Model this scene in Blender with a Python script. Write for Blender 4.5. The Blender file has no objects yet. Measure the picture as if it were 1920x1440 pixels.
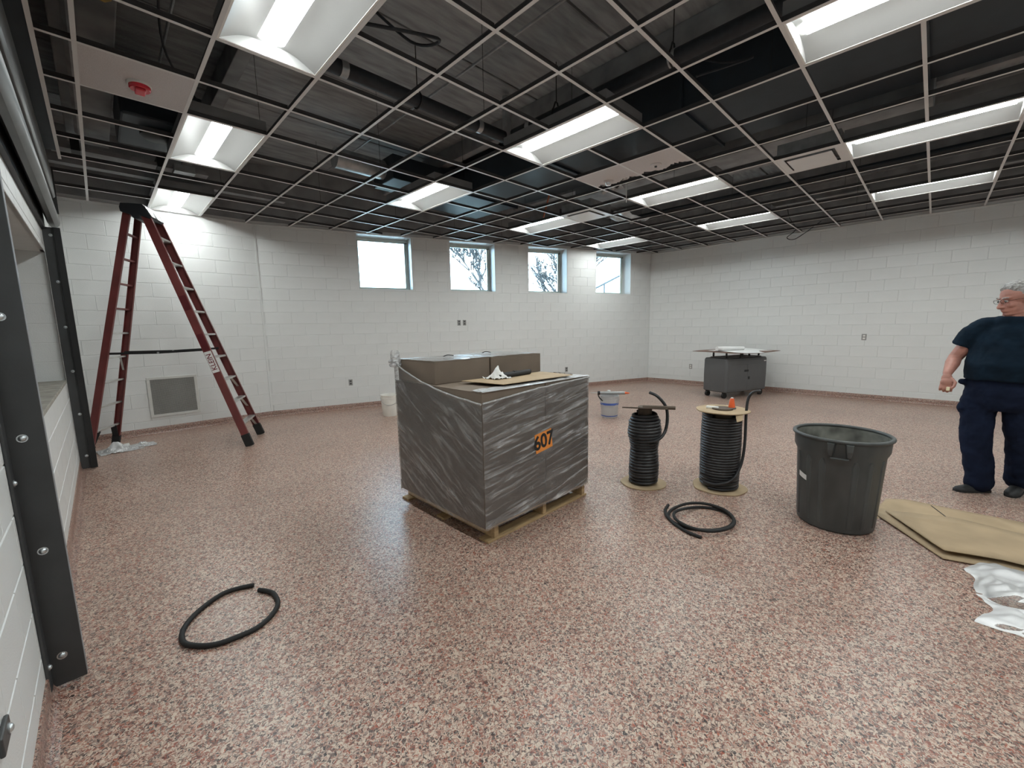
import bpy, bmesh, math, random
from mathutils import Vector, Matrix, noise
random.seed(7)
PI = math.pi
S = bpy.context.scene
COL = S.collection

# ------------------------------------------------------------------ camera, world, exposure
FPX, YAW, PITCH, ROLL, CAMZ = 775.9, 0.792555, 0.136739, -0.018585, 1.5
CF = Vector((math.cos(YAW)*math.cos(PITCH), math.sin(YAW)*math.cos(PITCH), -math.sin(PITCH)))
_r0 = Vector((math.sin(YAW), -math.cos(YAW), 0)); _u0 = _r0.cross(CF)
CR = _r0*math.cos(ROLL) + _u0*math.sin(ROLL); CU = _u0*math.cos(ROLL) - _r0*math.sin(ROLL)
cam = bpy.data.cameras.new('camera'); camo = bpy.data.objects.new('camera', cam); COL.objects.link(camo)
cam.sensor_width = 36.0; cam.lens = FPX/1920*36.0; cam.clip_start = 0.03; cam.clip_end = 300
M = Matrix((CR, CU, -CF)).transposed().to_4x4(); M.translation = (0, 0, CAMZ); camo.matrix_world = M
S.camera = camo
W = bpy.data.worlds.new('overcast_sky'); S.world = W; W.use_nodes = True
bg = W.node_tree.nodes['Background']; bg.inputs[0].default_value = (0.56, 0.79, 1.0, 1); bg.inputs[1].default_value = 6.0
S.view_settings.view_transform = 'Standard'; S.view_settings.look = 'None'
S.view_settings.gamma = 1.0; S.view_settings.use_curve_mapping = False
S.view_settings.exposure = 1.55
LAMP = 15.0      # radiance of the troffer lenses
try:
    S.cycles.use_denoising = True; S.cycles.max_bounces = 6; S.cycles.diffuse_bounces = 3; S.cycles.glossy_bounces = 3; S.cycles.adaptive_threshold = 0.05
    S.cycles.transparent_max_bounces = 10; S.cycles.caustics_reflective = False; S.cycles.caustics_refractive = False
    S.cycles.sample_clamp_indirect = 6.0
except Exception: pass

# ------------------------------------------------------------------ materials
MATS = {}
def nt(name):
    m = bpy.data.materials.new(name); m.use_nodes = True
    t = m.node_tree; b = t.nodes['Principled BSDF']; MATS[name] = m
    return m, t, b
def N(t, typ, **kw):
    n = t.nodes.new(typ)
    for k, v in kw.items():
        if k in n.inputs.keys() if hasattr(n.inputs, 'keys') else False: n.inputs[k].default_value = v
        else: setattr(n, k, v)
    return n
def c4(c): return (c[0], c[1], c[2], 1)
def mat(name, col, rough=0.5, metal=0.0, var=0.08, scale=8.0, bump=0.0, bscale=60.0, stretch=(1,1,1), spec=0.5):
    """procedural: object-space noise tints the colour and roughens the relief"""
    if name in MATS: return MATS[name]
    m, t, b = nt(name)
    tc = t.nodes.new('ShaderNodeTexCoord'); mp = t.nodes.new('ShaderNodeMapping'); mp.inputs['Scale'].default_value = stretch
    t.links.new(tc.outputs['Object'], mp.inputs['Vector'])
    nz = t.nodes.new('ShaderNodeTexNoise'); nz.inputs['Scale'].default_value = scale; nz.inputs['Detail'].default_value = 2
    t.links.new(mp.outputs[0], nz.inputs['Vector'])
    cr = t.nodes.new('ShaderNodeValToRGB'); e = cr.color_ramp.elements
    e[0].position = 0.3; e[1].position = 0.7
    e[0].color = c4([x*(1-var) for x in col]); e[1].color = c4([min(1, x*(1+var)) for x in col])
    t.links.new(nz.outputs['Fac'], cr.inputs[0]); t.links.new(cr.outputs[0], b.inputs['Base Color'])
    b.inputs['Roughness'].default_value = rough; b.inputs['Metallic'].default_value = metal
    b.inputs['Specular IOR Level'].default_value = spec
    if bump:
        n2 = t.nodes.new('ShaderNodeTexNoise'); n2.inputs['Scale'].default_value = bscale; n2.inputs['Detail'].default_value = 1
        t.links.new(mp.outputs[0], n2.inputs['Vector'])
        bp = t.nodes.new('ShaderNodeBump'); bp.inputs['Strength'].default_value = bump; bp.inputs['Distance'].default_value = 0.01
        t.links.new(n2.outputs['Fac'], bp.inputs['Height']); t.links.new(bp.outputs[0], b.inputs['Normal'])
    return m
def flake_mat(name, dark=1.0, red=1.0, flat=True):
    m, t, b = nt(name)
    geo = t.nodes.new('ShaderNodeNewGeometry')
    nz = t.nodes.new('ShaderNodeTexNoise'); nz.inputs['Scale'].default_value = 90; nz.inputs['Detail'].default_value = 0
    mix = t.nodes.new('ShaderNodeMixRGB'); mix.blend_type = 'LINEAR_LIGHT'; mix.inputs[0].default_value = 0.012
    t.links.new(geo.outputs['Position'], nz.inputs['Vector'])
    t.links.new(geo.outputs['Position'], mix.inputs[1]); t.links.new(nz.outputs['Color'], mix.inputs[2])
    def layer(scale):
        v = t.nodes.new('ShaderNodeTexVoronoi'); v.voronoi_dimensions = '2D' if flat else '3D'; v.inputs['Scale'].default_value = scale
        t.links.new(mix.outputs[0], v.inputs['Vector'])
        s = t.nodes.new('ShaderNodeSeparateColor'); t.links.new(v.outputs['Color'], s.inputs[0])
        r = t.nodes.new('ShaderNodeValToRGB'); r.color_ramp.interpolation = 'CONSTANT'
        stops = [(0.0, (0.74, 0.65, 0.54)), (0.27, (0.45, 0.27, 0.21)), (0.43, (0.30, 0.10, 0.07)), (0.54, (0.58, 0.44, 0.36)),
                 (0.67, (0.15, 0.11, 0.105)), (0.78, (0.028, 0.026, 0.030)), (0.92, (0.36, 0.31, 0.28)), (0.965, (0.46, 0.11, 0.055))]
        el = r.color_ramp.elements
        while len(el) < len(stops): el.new(0.5)
        for q, (p, c) in zip(el, stops):
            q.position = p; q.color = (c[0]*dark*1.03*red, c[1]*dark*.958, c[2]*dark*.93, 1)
        t.links.new(s.outputs[0], r.inputs[0]); return r, s
    a, sa = layer(175.0); c, sc = layer(330.0)
    mx = t.nodes.new('ShaderNodeMixRGB'); mx.inputs[0].default_value = 0.22
    t.links.new(a.outputs[0], mx.inputs[1]); t.links.new(c.outputs[0], mx.inputs[2])
    big = t.nodes.new('ShaderNodeTexNoise'); big.inputs['Scale'].default_value = 0.9; big.inputs['Detail'].default_value = 1
    t.links.new(geo.outputs['Position'], big.inputs['Vector'])
    br = t.nodes.new('ShaderNodeMapRange'); br.inputs[1].default_value = 0.3; br.inputs[2].default_value = 0.7; br.inputs[3].default_value = 0.9; br.inputs[4].default_value = 1.06
    t.links.new(big.outputs['Fac'], br.inputs[0])
    mu = t.nodes.new('ShaderNodeMixRGB'); mu.blend_type = 'MULTIPLY'; mu.inputs[0].default_value = 1
    t.links.new(mx.outputs[0], mu.inputs[1]); t.links.new(br.outputs[0], mu.inputs[2])
    t.links.new(mu.outputs[0], b.inputs['Base Color'])
    b.inputs['Roughness'].default_value = 0.33
    n3 = t.nodes.new('ShaderNodeTexNoise'); n3.inputs['Scale'].default_value = 70; n3.inputs['Detail'].default_value = 0
    t.links.new(geo.outputs['Position'], n3.inputs['Vector'])
    bp = t.nodes.new('ShaderNodeBump'); bp.inputs['Strength'].default_value = 0.10; bp.inputs['Distance'].default_value = 0.006
    t.links.new(n3.outputs['Fac'], bp.inputs['Height']); t.links.new(bp.outputs[0], b.inputs['Normal'])
    return m
def film_mat(name, base=0.10, streak=0.55, scale=(2, 2, 24), rot=(0.0, 0.0, 0.0), white=0.8, rough=0.16, lo=.52, hi=.72, bump=.55):
    """clear plastic film: mostly see-through, milky where folds bunch it up"""
    m, t, b = nt(name)
    out = t.nodes['Material Output']
    tc = t.nodes.new('ShaderNodeTexCoord'); mr0 = t.nodes.new('ShaderNodeMapping'); mr0.inputs['Rotation'].default_value = rot
    mp = t.nodes.new('ShaderNodeMapping'); mp.inputs['Scale'].default_value = scale
    t.links.new(tc.outputs['Object'], mr0.inputs['Vector']); t.links.new(mr0.outputs[0], mp.inputs['Vector'])
    nz = t.nodes.new('ShaderNodeTexNoise'); nz.inputs['Scale'].default_value = 1.0; nz.inputs['Detail'].default_value = 5; nz.inputs['Distortion'].default_value = 1.3
    t.links.new(mp.outputs[0], nz.inputs['Vector'])
    n2 = t.nodes.new('ShaderNodeTexNoise'); n2.inputs['Scale'].default_value = 4; n2.inputs['Detail'].default_value = 3; n2.inputs['Distortion'].default_value = 1.0
    t.links.new(tc.outputs['Object'], n2.inputs['Vector'])
    mr = t.nodes.new('ShaderNodeMapRange'); mr.inputs[1].default_value = lo; mr.inputs[2].default_value = hi; mr.inputs[3].default_value = 0; mr.inputs[4].default_value = 1
    t.links.new(nz.outputs['Fac'], mr.inputs[0])
    m2 = t.nodes.new('ShaderNodeMapRange'); m2.inputs[1].default_value = 0.38; m2.inputs[2].default_value = 0.68; m2.inputs[3].default_value = 0.25*streak; m2.inputs[4].default_value = streak
    t.links.new(n2.outputs['Fac'], m2.inputs[0])
    mu = t.nodes.new('ShaderNodeMath'); mu.operation = 'MULTIPLY_ADD'; mu.use_clamp = True; mu.inputs[2].default_value = base
    t.links.new(mr.outputs[0], mu.inputs[0]); t.links.new(m2.outputs[0], mu.inputs[1])
    tr = t.nodes.new('ShaderNodeBsdfTransparent'); tr.inputs[0].default_value = (0.97, 0.97, 0.97, 1)
    gl = t.nodes.new('ShaderNodeBsdfGlossy'); gl.inputs['Roughness'].default_value = rough
    b.inputs['Base Color'].default_value = (white, white, white, 1); b.inputs['Roughness'].default_value = rough
    bp = t.nodes.new('ShaderNodeBump'); bp.inputs['Strength'].default_value = bump; bp.inputs['Distance'].default_value = 0.02
    t.links.new(nz.outputs['Fac'], bp.inputs['Height'])
    t.links.new(bp.outputs[0], b.inputs['Normal']); t.links.new(bp.outputs[0], gl.inputs['Normal'])
    fr = t.nodes.new('ShaderNodeFresnel'); fr.inputs['IOR'].default_value = 1.5; t.links.new(bp.outputs[0], fr.inputs['Normal'])
    x1 = t.nodes.new('ShaderNodeMixShader'); t.links.new(fr.outputs[0], x1.inputs[0]); t.links.new(tr.outputs[0], x1.inputs[1]); t.links.new(gl.outputs[0], x1.inputs[2])
    x2 = t.nodes.new('ShaderNodeMixShader'); t.links.new(mu.outputs[0], x2.inputs[0]); t.links.new(x1.outputs[0], x2.inputs[1]); t.links.new(b.outputs[0], x2.inputs[2])
    t.links.new(x2.outputs[0], out.inputs['Surface'])
    return m
def glass_mat(name):
    m, t, b = nt(name); out = t.nodes['Material Output']
    tr = t.nodes.new('ShaderNodeBsdfTransparent'); tr.inputs[0].default_value = (0.93, 0.97, 0.97, 1)
    gl = t.nodes.new('ShaderNodeBsdfGlossy'); gl.inputs['Roughness'].default_value = 0.02
    fr = t.nodes.new('ShaderNodeFresnel'); x = t.nodes.new('ShaderNodeMixShader')
    t.links.new(fr.outputs[0], x.inputs[0]); t.links.new(tr.outputs[0], x.inputs[1]); t.links.new(gl.outputs[0], x.inputs[2])
    t.links.new(x.outputs[0], out.inputs['Surface']); return m
def emit_mat(name, col, s):
    m, t, b = nt(name)
    b.inputs['Base Color'].default_value = (0.9, 0.9, 0.88, 1)
    b.inputs['Emission Color'].default_value = c4(col); b.inputs['Emission Strength'].default_value = s
    return m
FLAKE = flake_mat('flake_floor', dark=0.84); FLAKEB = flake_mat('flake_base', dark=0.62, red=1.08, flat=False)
PAINT = mat('block_paint', (0.74, 0.755, 0.745), 0.42, var=0.025, scale=3, bump=0.12, bscale=140)
PAINTJ = mat('joint_paint', (0.72, 0.735, 0.725), 0.6, var=0.03)
TEE = mat('tee_enamel', (0.70, 0.70, 0.69), 0.4, var=0.02)
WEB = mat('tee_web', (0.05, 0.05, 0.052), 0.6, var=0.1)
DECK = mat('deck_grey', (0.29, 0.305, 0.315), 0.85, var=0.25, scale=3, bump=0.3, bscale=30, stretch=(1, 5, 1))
DECKB = mat('deck_beam', (0.27, 0.28, 0.288), 0.8, var=0.2, scale=5)
BLACKP = mat('black_insulation', (0.020, 0.026, 0.033), 0.6, var=0.2, scale=20)
DUCT = mat('dark_duct', (0.016, 0.026, 0.036), 0.5, var=0.2, scale=5)
GALV = mat('galvanised', (0.42, 0.44, 0.45), 0.4, 0.7, var=0.15, scale=12)
STEEL = mat('dark_steel', (0.055, 0.058, 0.06), 0.42, 0.2, var=0.12, scale=6, bump=0.05)
STEELB = mat('black_steel', (0.014, 0.015, 0.016), 0.45, 0.1, var=0.15)
HOODM = mat('hood_steel', (0.10, 0.10, 0.097), 0.42, 0.45, var=0.12, scale=5)
BOLT = mat('zinc_bolt', (0.62, 0.66, 0.68), 0.3, 0.9, var=0.05)
ENAMEL = mat('lamp_enamel', (0.86, 0.86, 0.83), 0.35, var=0.01)
HOUSE = mat('lamp_housing', (0.22, 0.225, 0.23), 0.5, 0.2, var=0.08)
LENS = emit_mat('lamp_lens', (0.95, 1.0, 0.985), LAMP)
REFL = mat('lamp_reflector', (0.33, 0.33, 0.322), 0.4, var=0.01)
TILE = mat('ceiling_tile', (0.62, 0.60, 0.60), 0.9, var=0.06, scale=120, bump=0.3, bscale=220)
WHITEP = mat('white_plastic', (0.78, 0.78, 0.75), 0.35, var=0.03)
BUCKW = mat('bucket_plastic', (0.78, 0.76, 0.70), 0.4, var=0.06, scale=9)
KRAFT = mat('kraft_board', (0.42, 0.31, 0.19), 0.75, var=0.10, scale=5, bump=0.05, bscale=90)
KRAFTB = mat('carton_board', (0.19, 0.148, 0.112), 0.65, var=0.10, scale=4, bump=0.05, bscale=60)
KRAFTD = mat('carton_edge', (0.10, 0.075, 0.055), 0.8, var=0.1)
PINE = mat('pallet_pine', (0.42, 0.29, 0.15), 0.7, var=0.22, scale=6, bump=0.15, bscale=40, stretch=(1, 9, 9))
CABLE = mat('black_cable', (0.022, 0.022, 0.024), 0.42, var=0.15, scale=30)
RUBBER = mat('black_rubber', (0.012, 0.012, 0.012), 0.7, var=0.2)
CAN = mat('grey_can_plastic', (0.062, 0.067, 0.066), 0.45, var=0.28, scale=7, bump=0.06, bscale=50, stretch=(1, 1, .4))
CANIN = mat('dusty_can_inside', (0.15, 0.15, 0.13), 0.75, var=0.55, scale=9)
LRED = mat('fibreglass_red', (0.155, 0.035, 0.033), 0.42, var=0.14, scale=7, bump=0.03)
ALU = mat('ladder_aluminium', (0.62, 0.62, 0.60), 0.35, 0.75, var=0.08)
ORANGE = mat('orange_print', (0.85, 0.30, 0.06), 0.5, var=0.04)
ORANGEP = mat('orange_plastic', (0.82, 0.13, 0.03), 0.4, var=0.05)
INK = mat('black_ink', (0.02, 0.02, 0.02), 0.6, var=0.05)
REDINK = mat('dark_red_ink', (0.16, 0.015, 0.02), 0.6, var=0.05)
STICK = mat('sticker_white', (0.75, 0.74, 0.72), 0.5, var=0.03)
CARTM = mat('cart_grey', (0.105, 0.108, 0.11), 0.5, var=0.05, scale=5)
CARTT = mat('cart_tray', (0.22, 0.22, 0.22), 0.5, var=0.05)
BROWNB = mat('brown_board', (0.17, 0.10, 0.075), 0.7, var=0.12)
PAPER = mat('white_paper', (0.80, 0.80, 0.79), 0.7, var=0.02)
BLUE = mat('blue_print', (0.06, 0.12, 0.42), 0.5, var=0.1)
REDS = mat('red_strobe', (0.65, 0.03, 0.05), 0.25, var=0.05)
SKIN = mat('skin', (0.44, 0.21, 0.165), 0.5, var=0.12, scale=14, bump=0.08, bscale=60)
SHIRT = mat('navy_cotton', (0.006, 0.015, 0.027), 0.9, var=0.25, scale=10, bump=0.25, bscale=14, spec=0.15)
TROUS = mat('navy_trousers', (0.008, 0.013, 0.031), 0.9, var=0.25, scale=8, bump=0.3, bscale=11, spec=0.15)
HAIR = mat('grey_hair', (0.36, 0.35, 0.34), 0.8, var=0.45, scale=60, bump=0.9, bscale=70)
SHOE = mat('black_shoe', (0.010, 0.010, 0.011), 0.5, var=0.2)
OUTM = mat('outlet_grey', (0.30, 0.30, 0.29), 0.5, var=0.05)
OUTD = mat('outlet_dark', (0.05, 0.05, 0.05), 0.5, var=0.05)
WINF = mat('window_frame', (0.60, 0.66, 0.62), 0.4, 0.1, var=0.03)
GLASS = glass_mat('window_glass')
FILM = film_mat('stretch_film', scale=(2.0, 2.0, 26), rot=(0, .14, 0), base=.10, streak=.75, lo=.46, hi=.74)
FILML = film_mat('stretch_film_side', scale=(2.0, 2.2, 15), rot=(-.50, 0, 0), base=.10, streak=.5, lo=.48, hi=.80)
SHEET = film_mat('poly_sheet', base=0.20, streak=0.6, scale=(7, 7, 7), white=0.50, rough=0.5, bump=.2)
SCRAPF = film_mat('film_scrap', base=0.45, streak=0.5, scale=(14, 14, 14), white=0.8, rough=0.3, bump=.3)
CLEARB = film_mat('milky_bucket', base=0.72, streak=0.25, scale=(8, 8, 8), white=0.62, rough=0.35, bump=.05)
BARK = mat('bark', (0.055, 0.05, 0.05), 0.9, var=0.3, scale=20)
GROUND = mat('outside_ground', (0.42, 0.43, 0.40), 0.95, var=0.3, scale=2)
CONC = mat('sill_concrete', (0.33, 0.31, 0.27), 0.85, var=0.25, scale=10, bump=0.2)
COPPER = mat('orange_conduit', (0.45, 0.13, 0.06), 0.5, var=0.1)
YELLOWD = mat('yellow_fibre', (0.30, 0.21, 0.06), 0.9, var=0.3, scale=15)
FOIL = mat('foil_wrap', (0.55, 0.57, 0.58), 0.3, 0.5, var=0.2, scale=10, bump=0.6, bscale=14)

# ------------------------------------------------------------------ mesh builder
class MB:
    def __init__(s): s.v = []; s.f = []
    def add(s, vs, fs):
        o = len(s.v); s.v += [tuple(p) for p in vs]; s.f += [tuple(i+o for i in f) for f in fs]; return s
    def box(s, x0, x1, y0, y1, z0, z1, m=None):
        vs = [Vector((x, y, z)) for z in (z0, z1) for y in (y0, y1) for x in (x0, x1)]
        if m is not None: vs = [m @ p for p in vs]
        return s.add(vs, [(0,2,3,1),(4,5,7,6),(0,1,5,4),(2,6,7,3),(0,4,6,2),(1,3,7,5)])
    def beam(s, p0, p1, side, ws, wd, off=0.0):
        """box bar from p0 to p1; ws wide along side, wd deep across"""
        p0 = Vector(p0); p1 = Vector(p1); d = (p1-p0).normalized(); sd = Vector(side); sd = (sd - d*sd.dot(d)).normalized(); u = d.cross(sd)
        vs = []
        for p in (p0, p1):
            for a, b in ((-1,-1),(1,-1),(1,1),(-1,1)): vs.append(p + sd*(a*ws/2) + u*(b*wd/2 + off))
        return s.add(vs, [(3,2,1,0),(4,5,6,7),(0,1,5,4),(1,2,6,5),(2,3,7,6),(3,0,4,7)])
    def tube(s, path, r, n=10, closed=False, caps=True):
        P = [Vector(p) for p in path]; k = len(P); R = r if isinstance(r, (list, tuple)) else [r]*k
        tan = []
        for i in range(k):
            a = P[(i-1) % k] if (closed or i > 0) else P[i]; b = P[(i+1) % k] if (closed or i < k-1) else P[i]
            t = (b-a); tan.append(t.normalized() if t.length > 1e-9 else Vector((0, 0, 1)))
        ref = Vector((0, 0, 1)) if abs(tan[0].z) < 0.9 else Vector((1, 0, 0))
        u = tan[0].cross(ref).normalized(); vs = []
        for i in range(k):
            u = (u - tan[i]*u.dot(tan[i])); u = u.normalized() if u.length > 1e-6 else tan[i].orthogonal().normalized(); w = tan[i].cross(u)
            for j in range(n):
                a = 2*PI*j/n; vs.append(P[i] + (u*math.cos(a) + w*math.sin(a))*R[i])
        fs = []
        for i in range(k if closed else k-1):
            for j in range(n):
                a = i*n + j; b = i*n + (j+1) % n; c = ((i+1) % k)*n + (j+1) % n; d = ((i+1) % k)*n + j
                fs.append((a, b, c, d))
        if caps and not closed:
            fs.append(tuple(range(n-1, -1, -1))); fs.append(tuple((k-1)*n + j for j in range(n)))
        return s.add(vs, fs)
    def cyl(s, p0, p1, r0, r1=None, n=20): return s.tube([p0, p1], [r0, r0 if r1 is None else r1], n)
    def lathe(s, prof, n=32, c=(0, 0, 0), closed=False, caps=True):
        k = len(prof); vs = []
        for r, z in prof:
            for j in range(n):
                a = 2*PI*j/n; vs.append((c[0]+r*math.cos(a), c[1]+r*math.sin(a), c[2]+z))
        fs = []
        for i in range(k if closed else k-1):
            i2 = (i+1) % k
            for j in range(n): fs.append((i*n+j, i*n+(j+1) % n, i2*n+(j+1) % n, i2*n+j))
        if not closed and caps:
            if prof[0][0] > 1e-6: fs.append(tuple(range(n-1, -1, -1)))
            if prof[-1][0] > 1e-6: fs.append(tuple((k-1)*n+j for j in range(n)))
        return s.add(vs, fs)
    def prism(s, poly, z0, z1, m=None):
        n = len(poly); vs = [Vector((p[0], p[1], z0)) for p in poly] + [Vector((p[0], p[1], z1)) for p in poly]
        if m is not None: vs = [m @ p for p in vs]
        return s.add(vs, [tuple(range(n-1, -1, -1)), tuple(range(n, 2*n))] + [(i, (i+1) % n, n+(i+1) % n, n+i) for i in range(n)])
    def loft(s, rings, caps=True):
        n = len(rings[0]); vs = [p for r in rings for p in r]; fs = []
        for i in range(len(rings)-1):
            for j in range(n): fs.append((i*n+j, i*n+(j+1) % n, (i+1)*n+(j+1) % n, (i+1)*n+j))
        if caps: fs += [tuple(range(n-1, -1, -1)), tuple((len(rings)-1)*n+j for j in range(n))]
        return s.add(vs, fs)
    def ell(s, c, r, n=16, m=None):
        rings = []; k = max(6, n//2)
        for i in range(1, k):
            a = PI*i/k - PI/2
            ring = [Vector((r[0]*math.cos(a)*math.cos(2*PI*j/n), r[1]*math.cos(a)*math.sin(2*PI*j/n), r[2]*math.sin(a))) for j in range(n)]
            if m is not None: ring = [m @ p for p in ring]
            rings.append([p + Vector(c) for p in ring])
        return s.loft(rings)
    def sheet(s, fn, nu, nv, thick=0.0):
        """grid surface fn(u,v) -> point, optionally with thickness along -z"""
        vs = [Vector(fn(i/nu, j/nv)) for j in range(nv+1) for i in range(nu+1)]; w = nu+1
        fs = [(j*w+i, j*w+i+1, (j+1)*w+i+1, (j+1)*w+i) for j in range(nv) for i in range(nu)]
        if thick:
            o = len(vs); vs += [p - Vector((0, 0, thick)) for p in vs]
            fs += [tuple(o+i for i in reversed(f)) for f in fs[:]]
            edge = [i for i in range(nu+1)] + [j*w+nu for j in range(1, nv+1)] + [nv*w+i for i in range(nu-1, -1, -1)] + [j*w for j in range(nv-1, 0, -1)]
            for a, b in zip(edge, edge[1:]+edge[:1]): fs.append((b, a, o+a, o+b))
        return s.add(vs, fs)
    def mesh(s, name):
        me = bpy.data.meshes.new(name); me.from_pydata(s.v, [], s.f); me.update(); return me
    def build(s, name, material, parent=None, smooth=False, bevel=0.0, seg=2, loc=None, rotz=0.0, label=None, angle=40):
        me = s.mesh(name); me.materials.append(material)
        return obj(name, me, parent, smooth, bevel, seg, loc, rotz, label, angle)
def obj(name, me, parent=None, smooth=False, bevel=0.0, seg=2, loc=None, rotz=0.0, label=None, angle=40):
    o = bpy.data.objects.new(name, me); COL.objects.link(o)
    if parent is not None: o.parent = parent
    if loc is not None: o.location = loc
    if rotz: o.rotation_euler = (0, 0, rotz)
    if smooth:
        me.polygons.foreach_set('use_smooth', [True]*len(me.polygons))
        try: me.set_sharp_from_angle(angle=math.radians(angle))
        except Exception: pass
    if bevel:
        b = o.modifiers.new('bevel', 'BEVEL'); b.width = bevel; b.segments = seg; b.limit_method = 'ANGLE'; b.angle_limit = math.radians(35)
    if label: o['label'] = label
    return o
def thing(name, label, cat, loc=(0, 0, 0), rotz=0.0, group=None, kind=None):
    o = bpy.data.objects.new(name, None); COL.objects.link(o); o.empty_display_size = 0.1
    o.location = loc; o.rotation_euler = (0, 0, rotz)
    return tag(o, label, cat, group, kind)
def tag(o, label=None, cat=None, group=None, kind=None):
    if label: o['label'] = label
    if cat: o['category'] = cat
    if group: o['group'] = group
    if kind: o['kind'] = kind
    return o
def copy_tree(o, parent=None):
    c = o.copy(); COL.objects.link(c); c.parent = parent
    for ch in list(o.children): copy_tree(ch, c)
    return c
def spline(pts, n=8, closed=False):
    P = [Vector(p) for p in pts]; k = len(P); out = []
    for i in range(k if closed else k-1):
        if closed: a, b, c, d = P[(i-1) % k], P[i], P[(i+1) % k], P[(i+2) % k]
        else: a, b, c, d = P[max(i-1, 0)], P[i], P[i+1], P[min(i+2, k-1)]
        for j in range(n):
            t = j/n; out.append(0.5*((2*b) + (c-a)*t + (2*a-5*b+4*c-d)*t*t + (3*b-a-3*c+d)*t**3))
    if not closed: out.append(P[-1])
    return out
def text(name, body, size, material, parent, mtx, bold=0.0, label=None, thicken=0.0):
    cu = bpy.data.curves.new(name, 'FONT'); cu.body = body; cu.size = size; cu.align_x = 'CENTER'; cu.align_y = 'CENTER'
    cu.extrude = 0.0004; cu.offset = bold
    tmp = bpy.data.objects.new('tmp_text', cu); COL.objects.link(tmp)
    dg = bpy.context.evaluated_depsgraph_get(); me = bpy.data.meshes.new_from_object(tmp.evaluated_get(dg))
    bpy.data.objects.remove(tmp); bpy.data.curves.remove(cu)
    if thicken:                                      # heavier strokes: the glyphs laid over themselves in a small circle
        bm = bmesh.new(); src = me
        for k in range(10):
            cp = src.copy(); cp.transform(Matrix.Translation((thicken*math.cos(2*PI*k/10), thicken*math.sin(2*PI*k/10), 0.00002*k))); bm.from_mesh(cp); bpy.data.meshes.remove(cp)
        me = bpy.data.meshes.new(name); bm.to_mesh(me); bm.free(); bpy.data.meshes.remove(src)
    me.materials.clear(); me.materials.append(material); me.transform(mtx)
    return obj(name, me, parent, label=label)
def ray(u, v): return CF + CR*((u-960)/FPX) + CU*((720-v)/FPX)

# ------------------------------------------------------------------ room dimensions
CELL = 0.6096; GX, GY = 2.5236, 2.0275       # ceiling grid origin
ZC = 3.284                                   # suspended ceiling
XL, XR = -0.31, 10.30                        # left / right wall faces
YF, YB = 8.14, -4.20                         # far facet / wall behind
PA, PB, PC = (2.03, YF), (4.82, 7.276), (XR, 5.27)
ZD = 4.25                                    # structural deck
def wall_y(x):
    if x <= PA[0]: return YF
    if x <= PB[0]: return PA[1] + (x-PA[0])*(PB[1]-PA[1])/(PB[0]-PA[0])
    return PB[1] + (x-PB[0])*(PC[1]-PB[1])/(PC[0]-PB[0])
def wall_x_at(y):
    """x where the far wall meets a line of constant y (right wall when in front of the corner)"""
    if y <= PC[1]: return XR
    if y >= YF: return PA[0]
    if y >= PB[1]: return PA[0] + (y-PA[1])*(PB[0]-PA[0])/(PB[1]-PA[1])
    return PB[0] + (y-PB[1])*(PC[0]-PB[0])/(PC[1]-PB[1])

# ------------------------------------------------------------------ floor, ground outside
f = MB(); f.prism([(XL-.3, YB-.2), (XR+.3, YB-.2), (XR+.3, PC[1]+.15), (PB[0]+.1, PB[1]+.3), (PA[0]+.05, YF+.3), (XL-.3, YF+.3)], -0.12, 0.0)
tag(f.build('floor', FLAKE), kind='structure')
g = MB(); g.prism([(-60, -60), (80, -60), (80, 80), (-60, 80)], -0.4, -0.3)
tag(g.build('ground_outside', GROUND), kind='structure')

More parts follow.
